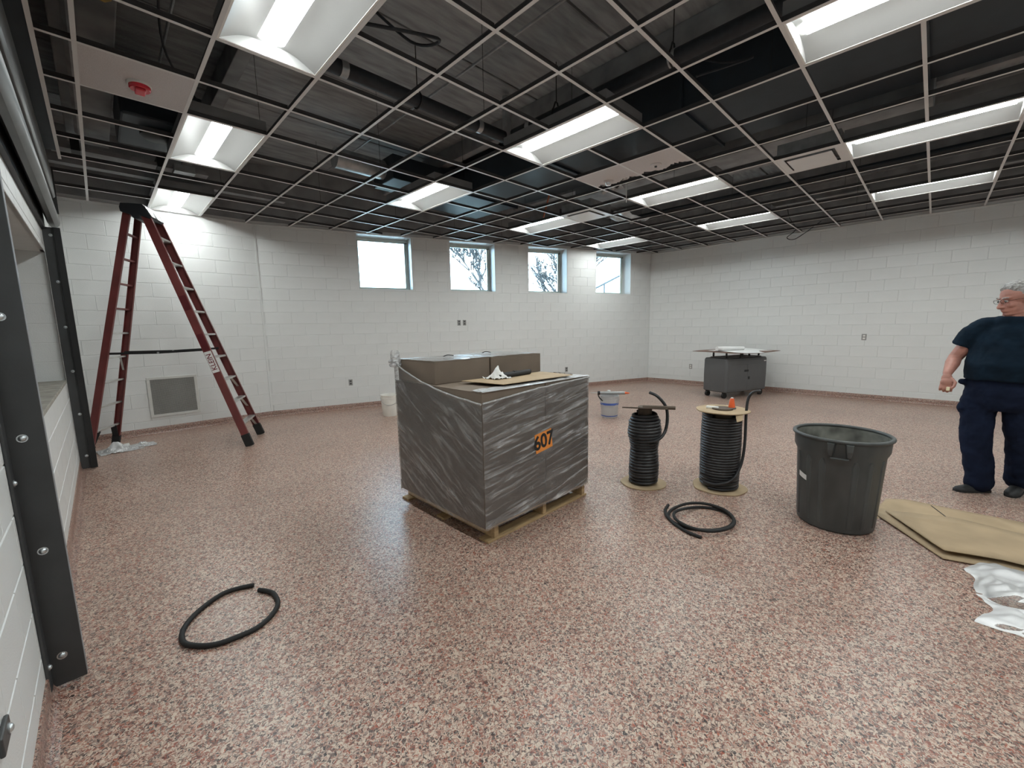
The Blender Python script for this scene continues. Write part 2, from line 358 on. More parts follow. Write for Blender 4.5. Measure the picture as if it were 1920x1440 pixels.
# ------------------------------------------------------------------ block walls
BW, BH, JT = 0.4064, 0.2032, 0.006
_blk = {}
def block_mesh(w, h):
    k = (round(w, 3), round(h, 3))
    if k not in _blk:
        c = 0.003; d = 0.03; b = MB()
        x0, x1, z0, z1 = -w/2, w/2, -h/2, h/2
        vs = [(x0, d, z0), (x1, d, z0), (x1, d, z1), (x0, d, z1), (x0, c, z0), (x1, c, z0), (x1, c, z1), (x0, c, z1),
              (x0+c, 0, z0+c), (x1-c, 0, z0+c), (x1-c, 0, z1-c), (x0+c, 0, z1-c)]
        fs = [(8, 9, 10, 11)]
        for i in range(4):
            j = (i+1) % 4; fs += [(4+i, 4+j, 8+j, 8+i), (i, j, 4+j, 4+i)]
        b.add(vs, fs); me = b.mesh('block'); me.materials.append(PAINT); _blk[k] = me
    return _blk[k]
def block_wall(name, p0, p1, thick, z1, openings=(), s_from=0.0, s_to=None, ext0=0.0, ext1=0.0, phase=0.0, outward=1):
    """p0 to p1 along the face with the room on the right-hand side when outward=1; local y points out of the room"""
    p0 = Vector((p0[0], p0[1], 0)); p1 = Vector((p1[0], p1[1], 0)); L = (p1-p0).length
    ang = math.atan2(p1.y-p0.y, p1.x-p0.x)
    b = MB(); rec = 0.0045
    cuts = sorted(set([-ext0, L+ext1] + [q for o in openings for q in o[:2]]))
    for a, c in zip(cuts, cuts[1:]):
        m = (a+c)/2; op = [o for o in openings if o[0] < m < o[1]]
        if op:
            if op[0][2] > 0: b.box(a, c, rec, thick, -0.1, op[0][2])
            b.box(a, c, rec, thick, op[0][3], z1)
        else: b.box(a, c, rec, thick, -0.1, z1)
    wo = b.build(name, PAINTJ, loc=p0, rotz=ang); tag(wo, kind='structure')
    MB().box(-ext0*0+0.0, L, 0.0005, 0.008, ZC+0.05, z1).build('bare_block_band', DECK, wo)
    s_to = L if s_to is None else s_to
    n = 0; row = 0; z = 0.0
    while z < ZC - 0.1:
        za, zb = z + JT/2, z + BH - JT/2
        x = -BW*2 + phase + (BW/2 if row % 2 else 0)
        while x < s_to:
            segs = [(max(x+JT/2, s_from), min(x+BW-JT/2, s_to))]
            zz = [(za, zb)]
            for o in openings:
                if zb <= o[2]+0.01 or za >= o[3]-0.01: continue
                ns = []
                for a, c in segs:
                    if c <= o[0] or a >= o[1]: ns.append((a, c)); continue
                    if a < o[0]: ns.append((a, o[0]))
                    if c > o[1]: ns.append((o[1], c))
                segs = ns
                if za < o[2] or zb > o[3]: pass
            for a, c in segs:
                if c-a < 0.03: continue
                me = block_mesh(c-a, zb-za); ob = bpy.data.objects.new('block', me); COL.objects.link(ob)
                ob.parent = wo; ob.location = ((a+c)/2, 0, (za+zb)/2); n += 1
            # strips left above / below an opening inside this course
            for o in openings:
                if zb <= o[2]+0.01 or za >= o[3]-0.01: continue
                a, c = max(x+JT/2, o[0]), min(x+BW-JT/2, o[1])
                if c-a < 0.03: continue
                for qa, qb in ((za, min(zb, o[2])), (max(za, o[3]), zb)):
                    if qb-qa > 0.02:
                        me = block_mesh(c-a, qb-qa); ob = bpy.data.objects.new('block', me); COL.objects.link(ob)
                        ob.parent = wo; ob.location = ((a+c)/2, 0, (qa+qb)/2); n += 1
            x += BW
        z += BH; row += 1
    return wo
def cove(name, p0, p1, mate0=0.0, mate1=0.0):
    p0 = Vector((p0[0], p0[1], 0)); p1 = Vector((p1[0], p1[1], 0)); L = (p1-p0).length; ang = math.atan2(p1.y-p0.y, p1.x-p0.x)
    prof = [(0.004, 0.0), (-0.045, 0.0), (-0.045, 0.001), (-0.03, 0.004), (-0.018, 0.012), (-0.011, 0.026), (-0.008, 0.045), (-0.008, 0.098), (-0.005, 0.102), (0.004, 0.102)]
    r = [[Vector((x, y, z)) for y, z in prof] for x in (-mate0, L+mate1)]
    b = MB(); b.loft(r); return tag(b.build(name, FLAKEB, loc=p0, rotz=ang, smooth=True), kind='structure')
LA = math.hypot(PB[0]-PA[0], PB[1]-PA[1]); LB = math.hypot(PC[0]-PB[0], PC[1]-PB[1])
WZ0, WZ1 = 2.262, 3.275
WIN_A = [(1.612, 2.632)]; WIN_B = [(0.492, 1.493), (2.298, 3.310), (4.131, 5.190)]
opz = lambda L: [(a, b, WZ0, WZ1) for a, b in L]
block_wall('wall_far_1', (XL, YF), PA, 0.4, ZD, ext0=0.4, ext1=0.03, phase=0.12)
block_wall('wall_far_2', PA, PB, 0.4, ZD, opz(WIN_A), ext0=0.0, ext1=0.02, phase=0.03)
block_wall('wall_far_3', PB, PC, 0.4, ZD, opz(WIN_B), ext1=0.3, phase=0.22)
block_wall('wall_right', (XR, PC[1]), (XR, YB), 0.3, ZD, s_to=7.2, ext0=0.0, ext1=0.3, phase=0.1)
# left wall runs from behind the camera to the far corner, with the serving opening
OY0, OY1, OZ0, OZ1 = 2.56, 6.62, 1.005, 2.37
block_wall('wall_left', (XL, YB), (XL, YF), 0.26, ZD, [(OY0-YB, OY1-YB, OZ0, OZ1)], s_from=5.3, ext0=0.3, ext1=0.0, phase=0.3)
b = MB(); b.box(XL-.3, XR+.3, YB-.25, YB, -0.1, ZD); tag(b.build('wall_back', PAINT), kind='structure')
b = MB()                                            # plain room beyond the serving opening
b.box(-2.6, -2.5, 1.0, 8.4, -0.1, 3.4); b.box(-2.5, -0.57, 0.9, 1.0, -0.1, 3.4); b.box(-2.5, -0.57, 8.3, 8.4, -0.1, 3.4); b.box(-2.6, -0.57, 0.9, 8.4, 3.3, 3.4); b.box(-2.6, -0.57, 0.9, 8.4, -0.12, 0.0)
tag(b.build('wall_beyond_opening', PAINT), kind='structure')
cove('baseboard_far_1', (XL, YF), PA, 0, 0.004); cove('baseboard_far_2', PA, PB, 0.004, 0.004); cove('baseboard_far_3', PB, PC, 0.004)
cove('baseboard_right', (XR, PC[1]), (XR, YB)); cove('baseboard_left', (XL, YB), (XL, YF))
# opening lining: concrete sill, soffit
b = MB(); b.box(XL-0.26, XL+0.002, OY0+.002, OY1-.004, OZ0-0.02, OZ0+.010); tag(b.build('trim_1', CONC, bevel=0.004), kind='structure')
b = MB()
for k, (a, c) in enumerate(((1.005, 1.2192), (1.2192, 1.4224), (1.4224, 1.6256), (1.6256, 1.8288), (1.8288, 2.032), (2.032, 2.2352), (2.2352, 2.37))):
    b.box(XL-0.26, XL-0.004, OY1-0.002, OY1+0.012, a+0.003, c-0.003)
tag(b.build('trim_2', PAINT, bevel=0.003), kind='structure')
b = MB(); b.box(-0.012, 0.012, -0.012, 0.004, 0.10, ZC); tag(b.build('trim_3', PAINTJ, loc=(PA[0], PA[1], 0)), kind='structure')

# ------------------------------------------------------------------ windows
WLAB = 0
def window(n, p0, p1, s0, s1):
    d = Vector((p1[0]-p0[0], p1[1]-p0[1], 0)).normalized(); ang = math.atan2(d.y, d.x)
    e = bpy.data.objects.new('window_%d' % n, None); COL.objects.link(e); e['kind'] = 'structure'
    o = Vector((p0[0], p0[1], 0)) + d*s0; e.location = o; e.rotation_euler = (0, 0, ang)
    w = s1-s0; y = 0.30; fw = 0.055
    b = MB()                                         # smooth painted lining of the reveal
    b.box(0, 0.006, 0.004, 0.4, WZ0, WZ1); b.box(w-0.006, w, 0.004, 0.4, WZ0, WZ1); b.box(0, w, 0.004, 0.4, WZ1-0.006, WZ1); b.box(0, w, 0.004, 0.42, WZ0, WZ0+0.006)
    b.build('reveal', PAINT, e)
    for nm, q in (('window_frame', (0.006, w-0.006, y, y+0.06, WZ0+.006, WZ0+fw)), ('window_frame', (0.006, w-0.006, y, y+0.06, WZ1-.006-fw, WZ1-.006)),
                  ('window_frame', (0.006, fw, y, y+0.06, WZ0+fw, WZ1-.006-fw)), ('window_frame', (w-fw, w-0.006, y, y+0.06, WZ0+fw, WZ1-.006-fw))):
        MB().box(*q).build(nm, WINF, e, bevel=0.004)
    bd = MB()
    for q in ((fw, w-fw, WZ0+fw, WZ0+fw+.012), (fw, w-fw, WZ1-.006-fw-.012, WZ1-.006-fw), (fw, fw+.012, WZ0+fw, WZ1-.006-fw), (w-fw-.012, w-fw, WZ0+fw, WZ1-.006-fw)):
        bd.box(q[0], q[1], y+0.012, y+0.045, q[2], q[3])
    bd.build('glazing_bead', WINF, e)
    MB().box(fw, w-fw, y+0.024, y+0.030, WZ0+fw, WZ1-.006-fw).build('pane', GLASS, e)
    b = MB(); b.beam((w-0.07, y-0.02, WZ1-0.075), (w-0.02, y-0.02, WZ1-0.07), (0, 1, 0), 0.012, 0.012); b.build('stay', OUTD, e)
window(1, PA, PB, *WIN_A[0])
for i, q in enumerate(WIN_B): window(2+i, PB, PC, *q)

# ------------------------------------------------------------------ ceiling: deck above, suspended grid, lamps
b = MB(); b.prism([(XL-.3, YB-.2), (XR+.3, YB-.2), (XR+.3, PC[1]+.3), (PB[0]+.1, PB[1]+.4), (PA[0]+.05, YF+.4), (XL-.3, YF+.4)], ZD, ZD+0.15)
ceil = tag(b.build('ceiling', DECK), kind='structure')
y = -3.6
while y < 8.2:                                       # deck planks run along x, with a joint between them
    x1 = min(XR, wall_x_at(y+1.1)) if y+1.1 > PC[1] else XR
    MB().box(XL+0.01, x1-0.01, y+0.012, y+1.2-0.012, ZD-0.045, ZD-0.001).build('deck_plank', DECK, ceil, bevel=0.008, seg=1); y += 1.2
for xb in (1.15, 4.05, 6.6, 9.1):
    MB().box(xb, xb+0.12, YB+.02, wall_y(xb+.12)-0.02, ZD-0.26, ZD-0.046).build('deck_beam', DECKB, ceil, bevel=0.006)

def gx(i): return GX + CELL*i
def gy(j): return GY + CELL*j
LAMPS = [(-3, 0), (-3, 4), (-3, 8), (1, -4), (1, 0), (1, 4), (5, -4), (5, 0), (5, 4), (9, -4), (9, 0), (9, 4), (-3, -4), (-3, -8), (1, -8), (5, -8), (9, -8)]
grid = thing('ceiling_grid', 'white metal suspended ceiling grid, most of its squares open to the dark deck', 'ceiling grid', (0, 0, ZC))
HT = 0.012
def tee(name, p0, p1, r=HT):
    p0 = Vector(p0); p1 = Vector(p1); d = p1-p0; L = d.length
    b = MB(); b.box(0, L, -r, r, 0, 0.0015); b.box(0, L, -0.0012, 0.0012, 0.0015, 0.036); b.box(0, L, -0.004, 0.004, 0.028, 0.038)
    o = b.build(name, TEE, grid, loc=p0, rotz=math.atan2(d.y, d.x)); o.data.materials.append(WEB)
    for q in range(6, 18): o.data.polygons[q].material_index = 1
    return o
XT = -0.09                                           # left edge of the grid, beside the shutter hood
HOODEND = 6.42
i = -4
while gx(i) < XR-0.05:
    y1 = wall_y(gx(i)) - 0.012
    tee('main_tee', (gx(i), YB+0.01, 0), (gx(i), y1, 0)); i += 1
tee('main_tee', (XT, YB+0.01, 0), (XT, HOODEND, 0))
_ct = {}
j = -10
while gy(j) < YF-0.03:
    y = gy(j); xe = wall_x_at(y) - 0.012
    xs = [XT if y < HOODEND else XL+0.012] + [gx(i) for i in range(-4, 13)]
    xs = [x for x in xs if x < xe] + [xe]
    for a, c in zip(xs, xs[1:]):
        mid = (a+c)/2; ii = math.floor((mid-GX)/CELL)
        if any(ii == li and lj < j < lj+2 for li, lj in LAMPS): continue
        if c-a < 0.05: continue
        k = round(c-a-2*HT, 3)
        if k not in _ct:
            o = tee('cross_tee', (a+HT, y, 0.0002), (c-HT, y, 0.0002)); _ct[k] = o.data
        else:
            o = bpy.data.objects.new('cross_tee', _ct[k]); COL.objects.link(o); o.parent = grid; o.location = (a+HT, y, 0.0002)
    j += 1
for a, c in (((XL, YF), PA), (PA, PB), (PB, PC), ((XR, PC[1]), (XR, YB))):   # wall angle
    a = Vector((a[0], a[1], 0)); c = Vector((c[0], c[1], 0)); d = c-a
    b = MB(); b.box(0.01, d.length-0.01, -0.022, -0.001, 0, 0.0015); b.box(0.01, d.length-0.01, -0.003, -0.001, 0.0015, 0.022)
    b.build('wall_angle', TEE, grid, loc=a+Vector((0, 0, -0.001)), rotz=math.atan2(d.y, d.x))
for i in range(-4, 13, 2):                           # hanger wires up to the deck
    for j in range(-8, 10, 3):
        if gy(j) < wall_y(gx(i))-0.1:
            o = MB().cyl((gx(i), gy(j)+0.2, 0.036), (gx(i), gy(j)+0.2, ZD-ZC-0.045), 0.0022, n=5).build('hanger_wire', STEELB, grid)

lamp_names = {
 (-3, 0): 'large white troffer lamp cut by the top edge, left of centre', (-3, 4): 'white troffer lamp in the row above the ladder, between two others',
 (-3, 8): 'white troffer lamp against the far wall, just right of the ladder top', (1, -4): 'white troffer lamp cut by the top edge at the upper right',
 (1, 0): 'white troffer lamp over the shrink-wrapped pallet, middle of the ceiling', (1, 4): 'white troffer lamp above the leftmost window',
 (5, -4): 'long white troffer lamp at the right edge of the photo above the man', (5, 0): 'white troffer lamp with a thin strap hanging at its end, beside the torn tiles',
 (5, 4): 'white troffer lamp with a pale grille panel at its right end, above the windows', (9, -4): 'white troffer lamp nearest the right wall, above the man',
 (9, 0): 'white troffer lamp near the right wall, above the grey cart', (9, 4): 'white troffer lamp in the far corner above the rightmost window'}
def make_lamp(loc, label):
    t = thing('troffer_lamp', label, 'ceiling lamp', loc, 0, 'ceiling troffers')
    w, l = CELL-0.012, CELL*2-0.012
    x0, y0 = 0.006, 0.006; cx = CELL/2
    b = MB()                                        # housing: open box
    b.box(x0, x0+.002, y0, y0+l, 0.002, 0.12); b.box(x0+w-.002, x0+w, y0, y0+l, 0.002, 0.12); b.box(x0, x0+w, y0, y0+.002, 0.002, 0.12)
    b.box(x0, x0+w, y0+l-.002, y0+l, 0.002, 0.12); b.box(x0, x0+w, y0, y0+l, 0.12, 0.123); b.build('housing', HOUSE, t)
    b = MB(); fr = 0.018
    b.box(x0, x0+fr, y0, y0+l, 0.0018, 0.004); b.box(x0+w-fr, x0+w, y0, y0+l, 0.0018, 0.004); b.box(x0+fr, x0+w-fr, y0, y0+fr, 0.0018, 0.004); b.box(x0+fr, x0+w-fr, y0+l-fr, y0+l, 0.0018, 0.004)
    b.build('frame', ENAMEL, t)
    lx = 0.080
    def curve(u): return (w/2-fr) + (lx-.004-(w/2-fr))*u, 0.004 + 0.078*math.sin(u*PI/2)
    for sgn in (-1, 1):
        b = MB(); n = 14
        pts = [curve(k/n) for k in range(n+1)]
        vs = []; fs = []
        for k, (px, pz) in enumerate(pts):
            for yy in (y0+fr, y0+l-fr): vs.append((cx+sgn*px, yy, pz))
            for yy in (y0+fr, y0+l-fr): vs.append((cx+sgn*px, yy, pz+0.0015))
        for k in range(n):
            a = 4*k; q = [(a, a+1, a+5, a+4), (a+2, a+6, a+7, a+3)]; fs += q
        b.add(vs, fs); b.build('reflector', REFL, t, smooth=True)
    for yy in (y0+fr, y0+l-fr-.002):               # arched end plates
        b = MB(); n = 14; poly = []
        pts = [curve(k/n) for k in range(n+1)]
        vs = []
        for sgn, seq in ((-1, pts), (1, pts[::-1])):
            for px, pz in seq: vs.append((cx+sgn*px, pz))
        m = len(vs); V = [(p[0], yy, p[1]) for p in vs] + [(p[0], yy+.002, p[1]) for p in vs]
        b.add(V, [tuple(range(m)), tuple(range(2*m-1, m-1, -1))] + [(k, (k+1) % m, m+(k+1) % m, m+k) for k in range(m)])
        b.build('end_plate', REFL, t)
    b = MB(); n = 8; rings = []
    for yy in (y0+fr+.04, y0+l-fr-.04):
        r = [Vector((cx+lx*(2*k/n-1), yy, 0.083-0.020*math.cos(PI/2*(2*k/n-1)))) for k in range(n+1)]
        r += [Vector((cx+lx, yy, 0.098)), Vector((cx-lx, yy, 0.098))]; rings.append(r)
    b.loft(rings); b.build('lens', LENS, t, smooth=True)
    for ya, yb in ((y0+fr, y0+fr+.04), (y0+l-fr-.04, y0+l-fr)): MB().box(cx-lx, cx+lx, ya, yb, .0835, .086).build('lens_end', REFL, t)
    return t
proto = None
for k, (i, j) in enumerate(LAMPS):
    loc = (gx(i), gy(j), ZC)
    lab = lamp_names.get((i, j), 'white troffer lamp in the ceiling behind the camera, outside the photo')
    if proto is None: proto = make_lamp(loc, lab)
    else: o = copy_tree(proto); o.location = loc; o['label'] = lab

# tiles that are already laid in
def tile(i, j, label, w=1, torn=False):
    b = MB(); x0, x1, y0, y1 = 0.004, CELL-.004, 0.004, CELL*w-.004
    if torn:
        n = 26; pts = [(x0, y0), (x0, y1)]
        for k in range(n+1):
            yy = y1 + (y0-y1)*k/n; pts.append((x1-0.10-0.09*abs(noise.noise((k*.45, i, 3)))-0.03*math.sin(k*.4), yy))
        b.prism(pts, 0.0017, 0.016)
    else: b.box(x0, x1, y0, y1, 0.0017, 0.016)
    o = b.build('ceiling_tile', TILE, loc=(gx(i), gy(j), ZC), bevel=0.002, seg=1)
    return tag(o, label, 'ceiling tile')
tile(-4, 3, 'white ceiling tile holding the red strobe')
tile(3, 0, 'white ceiling tile with a hooded round fitting, torn along one edge', torn=True)
tile(3, 1, 'white ceiling tile with a clear dome fitting, torn along one edge', torn=True)
def disc_fit(name, loc, label, cat, dome):
    t = thing(name, label, cat, loc)
    MB().lathe([(0.0, 0), (0.062, 0), (0.062, -0.006), (0.05, -0.014), (0.0, -0.015)], 28).build('base_ring', TILE, t, smooth=True)
    if dome: MB().lathe([(0.0, -0.0155), (0.04, -0.0155), (0.04, -0.03), (0.03, -0.048), (0.0, -0.056)], 24).build('dome', SCRAPF, t, smooth=True)
    else: MB().lathe([(0.0, -0.0155), (0.014, -0.0155), (0.014, -0.03), (0.0, -0.032)], 14).build('sensor', OUTD, t, smooth=True)
    return t
disc_fit('smoke_detector', (4.74, 3.02, ZC+0.0016), 'clear domed ceiling fitting on white tile', 'detector', True)
disc_fit('sprinkler_head', (4.67, 2.36, ZC+0.0016), 'round white ceiling plate with dark centre on torn tile', 'sprinkler', False)
t = thing('fire_strobe', 'red fire alarm strobe under a white ceiling tile', 'alarm', (gx(-4)+.317, gy(3)+.323, ZC+0.0016))
MB().lathe([(0, 0), (0.07, 0), (0.07, -0.012), (0.066, -0.016), (0, -0.016)], 32).build('mounting_plate', WHITEP, t, smooth=True)
MB().lathe([(0, -0.0165), (0.062, -0.0165), (0.062, -0.035), (0.056, -0.042), (0.0, -0.043)], 32).build('body', REDS, t, smooth=True)
MB().box(-0.03, 0.03, -0.05, 0.05, -0.060, -0.0435).build('flash_lens', REDS, t, bevel=0.010, seg=3)
# recessed grille panels
def panel(i, j, label, inset=0.07):
    t = thing('air_grille', label, 'air grille', (gx(i), gy(j), ZC))
    b = MB(); w = CELL-.01
    b.box(.005, .005+inset, .005, w, .0017, .006); b.box(w-inset, w, .005, w, .0017, .006); b.box(.005+inset, w-inset, .005, .005+inset, .0017, .006); b.box(.005+inset, w-inset, w-inset, w, .0017, .006)
    b.build('rim', TEE, t)
    MB().box(.03+inset, w-inset-.025, .03+inset, w-inset-.025, -0.012, -0.009).build('face_plate', TEE, t, bevel=.002)
    b = MB(); b.box(.02, w-.015, .02, w-.015, 0.05, 0.16); b.box(.12, w-.115, .12, w-.115, -0.009, 0.05); b.build('neck_box', GALV, t)
panel(5, -2, 'pale plaque air grille beside the long lamp at the right')
panel(5, 3, 'pale plaque air grille at the end of a lamp above the windows')

# ------------------------------------------------------------------ services above the grid
def pipe(name, pts, r, material, label, cat='pipe', n=16, hang=True, ends=True):
    t = thing(name, label, cat)
    MB().tube(pts, r, n).build('pipe_run', material, t, smooth=True)
    if hang:
        P = [Vector(p) for p in pts]
        for a, c in zip(P, P[1:]):
            L = (c-a).length; k = max(1, int(L/1.25))
            for q in range(k):
                p = a.lerp(c, (q+0.5)/k); d = (c-a).normalized(); s = Vector((-d.y, d.x, 0))
                loop = [p + s*((r+.008)*math.cos(w)) + Vector((0, 0, (r+.008)*math.sin(w) + (0.05 if math.sin(w) > .9 else 0))) for w in [2*PI*m/14 for m in range(14)]]
                hg = MB(); hg.tube(loop, 0.008, 6, closed=True); hg.cyl(p+Vector((0, 0, r+.05)), (p.x, p.y, ZD-.04), 0.005, n=6); hg.build('clevis_hanger', STEELB, t, smooth=True)
    return t
ZP = 3.70
p = pipe('insulated_pipe', [(1.30, 3.72, ZP), (3.60, 3.72, ZP)], 0.062, BLACKP, 'black insulated pipe crossing above the grid, left of the central lamp')
for x in (1.72, 3.22): MB().cyl((x-.03, 3.72, ZP), (x+.03, 3.72, ZP), 0.066, n=16).build('joint_band', GALV, p, smooth=True)
MB().tube(spline([(1.32, 3.72, ZP), (1.18, 3.72, ZP-.02), (1.12, 3.72, ZP+.12), (1.12, 3.72, ZP+.45)]), 0.075, 14).build('elbow', BLACKP, p, smooth=True)
p = pipe('insulated_pipe', [(3.66, 3.6, ZP), (3.66, -3.9, ZP)], 0.062, BLACKP, 'black insulated pipe running towards the camera above the central lamp')
for y in (3.35, 1.72): MB().cyl((3.66, y-.03, ZP), (3.66, y+.03, ZP), 0.066, n=16).build('joint_band', GALV, p, smooth=True)
MB().cyl((3.66, 3.72, ZP-.03), (3.66, 3.72, ZP+.45), 0.05, n=14).build('riser', GALV, p, smooth=True)
t = thing('air_duct', 'wide black duct above the grid between the central and right lamps', 'duct')
MB().box(4.28, 5.42, -3.9, 6.4, 3.58, 3.98).build('duct_body', DUCT, t, bevel=.01)
for k in range(6): y = -3.2+k*1.7; MB().box(4.25, 5.45, y, y+.035, 3.55, 4.01).build('flange', DUCT, t)
t = thing('air_duct', 'dark branch duct above the grid near the leftmost window', 'duct')
MB().box(3.2, 4.24, 5.55, 6.15, 3.62, 3.95).build('duct_body', DUCT, t, bevel=.01)
MB().tube([(3.2, 5.85, 3.8), (2.5, 5.85, 3.8)], 0.13, 20).build('collar', GALV, t, smooth=True)
t = thing('air_duct', 'grey duct above the grid behind the second row of lamps', 'duct')
MB().box(6.3, 6.85, 0.2, 4.7, 3.75, 4.05).build('duct_body', DECKB, t, bevel=.01)
t = thing('air_duct', 'grey duct above the grid along the left wall', 'duct')
MB().box(-0.02, 0.33, 1.0, 7.2, 3.72, 4.1).build('duct_body', DECKB, t, bevel=.01)
t = thing('fan_coil_unit', 'dark machine with pipework above the grid beside the ladder', 'fan unit')
MB().box(0.35, 0.98, 5.3, 6.15, 3.48, 3.8).build('casing', DUCT, t, bevel=.02)
MB().lathe([(0, 0), (.13, 0), (.13, -.05), (.1, -.07), (0, -.07)], 20, (0.62, 5.6, 3.48)).build('motor', STEELB, t, smooth=True)
MB().tube(spline([(0.4, 5.2, 3.6), (0.5, 5.0, 3.55), (0.8, 4.95, 3.5), (0.95, 5.25, 3.52)]), 0.03, 8).build('hose', BLACKP, t, smooth=True)
MB().box(0.3, 0.75, 4.62, 4.85, 3.5, 3.62).build('valve_box', STEELB, t, bevel=.01)
for k, x in enumerate((0.42, 0.6)): MB().box(x, x+.1, 4.55, 4.62, 3.5, 3.55).build('valve_tag', WHITEP, t)
t = thing('cable_tray', 'pale cable tray with dark clips above the grid beside the ladder', 'cable tray')
MB().box(-0.15, 1.2, 6.60, 6.80, 3.46, 3.50).build('tray', DECKB, t)
for x in (0.0, 0.7): MB().box(x, x+.07, 6.55, 6.85, 3.44, 3.56).build('clip', STEELB, t)
MB().box(0.85, 1.05, 6.5, 6.75, 3.42, 3.5).build('junction_box', GALV, t)
t = thing('cable_tray', 'grey strip channel above the grid behind the tray', 'cable tray'); MB().box(-0.2, 2.3, 7.3, 7.42, 3.5, 3.56).build('channel', DECKB, t)
def conduit(pts, r, label, m=GALV): 
    o = MB().tube(pts, r, 7).build('conduit', m, smooth=True); return tag(o, label, 'conduit')
conduit([(2.95, 7.4, 4.1), (2.95, -3.8, 4.1)], 0.012, 'thin grey conduit under the deck left of the central lamp')
conduit([(5.9, 6.2, 4.05), (5.9, -3.8, 4.05)], 0.014, 'thin grey conduit under the deck beyond the black duct')
conduit([(0.7, -3.8, 4.1), (0.7, 7.9, 4.1)], 0.012, 'thin grey conduit under the deck above the left lamps')
conduit([(0.2, 0.9, 4.12), (10.1, 0.9, 4.12)], 0.012, 'thin grey conduit crossing the deck above the top right lamp')
conduit([(1.9, -2.0, 4.15), (1.9, 7.8, 4.15)], 0.010, 'thin grey conduit under the deck right of the left lamps')
conduit(spline([(1.62, 3.35, 4.1), (2.0, 3.1, 3.75), (1.9, 2.6, 3.5), (1.3, 2.75, 3.42)]), 0.011, 'dark flexible cable looping above the grid near the top left lamp', BLACKP)
conduit(spline([(4.2, 2.0, 4.1), (4.1, 1.5, 3.75), (3.95, 1.2, 3.6), (3.6, 1.5, 3.45)]), 0.010, 'dark flexible cable looping above the grid near the top of the photo', BLACKP)
conduit(spline([(0.55, 3.9, 3.95), (0.6, 4.3, 3.6), (1.0, 4.9, 3.45)]), 0.008, 'black cable sagging above the tile with the red strobe', BLACKP)
conduit(spline([(9.85, 2.25, 4.2), (9.9, 2.2, 3.6), (10.1, 2.1, 3.34), (10.14, 2.25, 3.2), (10.18, 2.15, 3.15), (10.12, 2.0, 3.2), (10.15, 1.7, 3.42)]), 0.007, 'dark wire loop hanging at the top of the right wall', BLACKP)
conduit([(gx(4)+.30, gy(4)-.05, 3.57), (gx(4)+.27, gy(4)+.06, 3.22)], 0.012, 'short orange conduit hanging through the grid near a lamp', COPPER)
conduit([(5.50, 3.22, 3.75), (5.52, 3.22, 3.22)], 0.006, 'thin pale strap hanging at a lamp end', WHITEP)
for k, (x, y, z, w, d, h, lab) in enumerate(((5.12, 3.20, 3.45, .22, .12, .07, 'crumpled foil wrap above the grid beside the torn tile'), (5.80, 3.68, 3.60, .22, .12, .06, 'crumpled foil wrap above the grid at the end of a lamp'),
        (7.6, 4.4, 3.56, .5, .22, .12, 'crumpled foil wrap above the grid near the far corner'))):
    def fn(u, v, x=x, y=y, z=z, w=w, d=d, h=h): 
        return (x+(u-.5)*w*2, y+(v-.5)*d*2, z+h*(noise.noise((u*3.1+k, v*3.3, k*7.7))) + .05*math.sin(u*9))
    tag(MB().sheet(fn, 14, 10, 0.004).build('foil_wrap', FOIL, smooth=True, angle=80), lab, 'foil')
conduit([(7.4, 5.6, 3.95), (7.4, -3.8, 3.95)], 0.05, 'dark pipe under the deck above the second row of lamps', BLACKP)
conduit([(8.9, 5.4, 3.9), (8.9, -3.8, 3.9)], 0.045, 'dark pipe under the deck near the right wall', DUCT)
for x, lab in ((6.95, 'grey steel joist above the grid beyond the second lamp row'), (9.6, 'grey steel joist above the grid along the right wall')):
    b = MB(); b.box(x, x+.1, -4.0, wall_y(x)-.3, 3.72, 3.74); b.box(x+.045, x+.055, -4.0, wall_y(x)-.3, 3.74, 3.98); b.box(x, x+.1, -4.0, wall_y(x)-.3, 3.98, 4.0)
    tag(b.build('steel_joist', DECKB), lab, 'joist')
# yellow fibre and pale pipes near the shutter
o = MB().tube(spline([(0.22, 3.0, 3.6), (0.25, 3.35, 3.56), (0.23, 3.75, 3.58)]), 0.06, 10).build('insulation_roll', YELLOWD, smooth=True); tag(o, 'yellow fibre insulation above the narrow grid squares at the upper left', 'insulation')
conduit([(0.08, 1.5, 3.62), (0.08, 6.5, 3.62)], 0.035, 'pale pipe above the narrow grid squares at the upper left', DECKB)

# ------------------------------------------------------------------ coiling shutter: guides and hood on the left wall
def bolt(mb, p, nrm, r=0.013):
    p = Vector(p); n = Vector(nrm); mb.cyl(p, p+n*0.003, r*1.25, n=14); mb.tube([p+n*0.003, p+n*0.007, p+n*0.010], [r*.95, r*.8, r*.3], 12)
t = thing('shutter_guide', 'dark grey bolted steel shutter guide standing close at the left edge', 'door guide', (0, 0, 0))
MB().box(XL+0.001, -0.200, 2.508, 2.520, 0.012, 2.62).build('face_plate', STEEL, t, bevel=.002)
MB().box(XL+0.001, XL+0.010, 2.440, 2.508, 0.012, 2.62).build('wall_leg', STEEL, t, bevel=.002)
MB().box(-0.206, -0.200, 2.520, 2.56, 0.012, 2.62).build('lip', DECKB, t)
for k in range(6):
    m = MB(); bolt(m, (-0.262, 2.508, 0.144+0.477*k), (0, -1, 0)); m.build('bolt', BOLT, t, smooth=True)
for k in range(3):
    m = MB(); bolt(m, (XL+0.010, 2.475, 0.13+0.80*k), (1, 0, 0), 0.011); m.build('bolt', BOLT, t, smooth=True)
t = thing('shutter_guide', 'black bolted steel shutter guide beside the ladder', 'door guide', (0, 0, 0))
MB().box(XL+0.005, -0.232, 6.575, 6.587, 0.012, 2.62).build('face_plate', STEEL, t, bevel=.002)
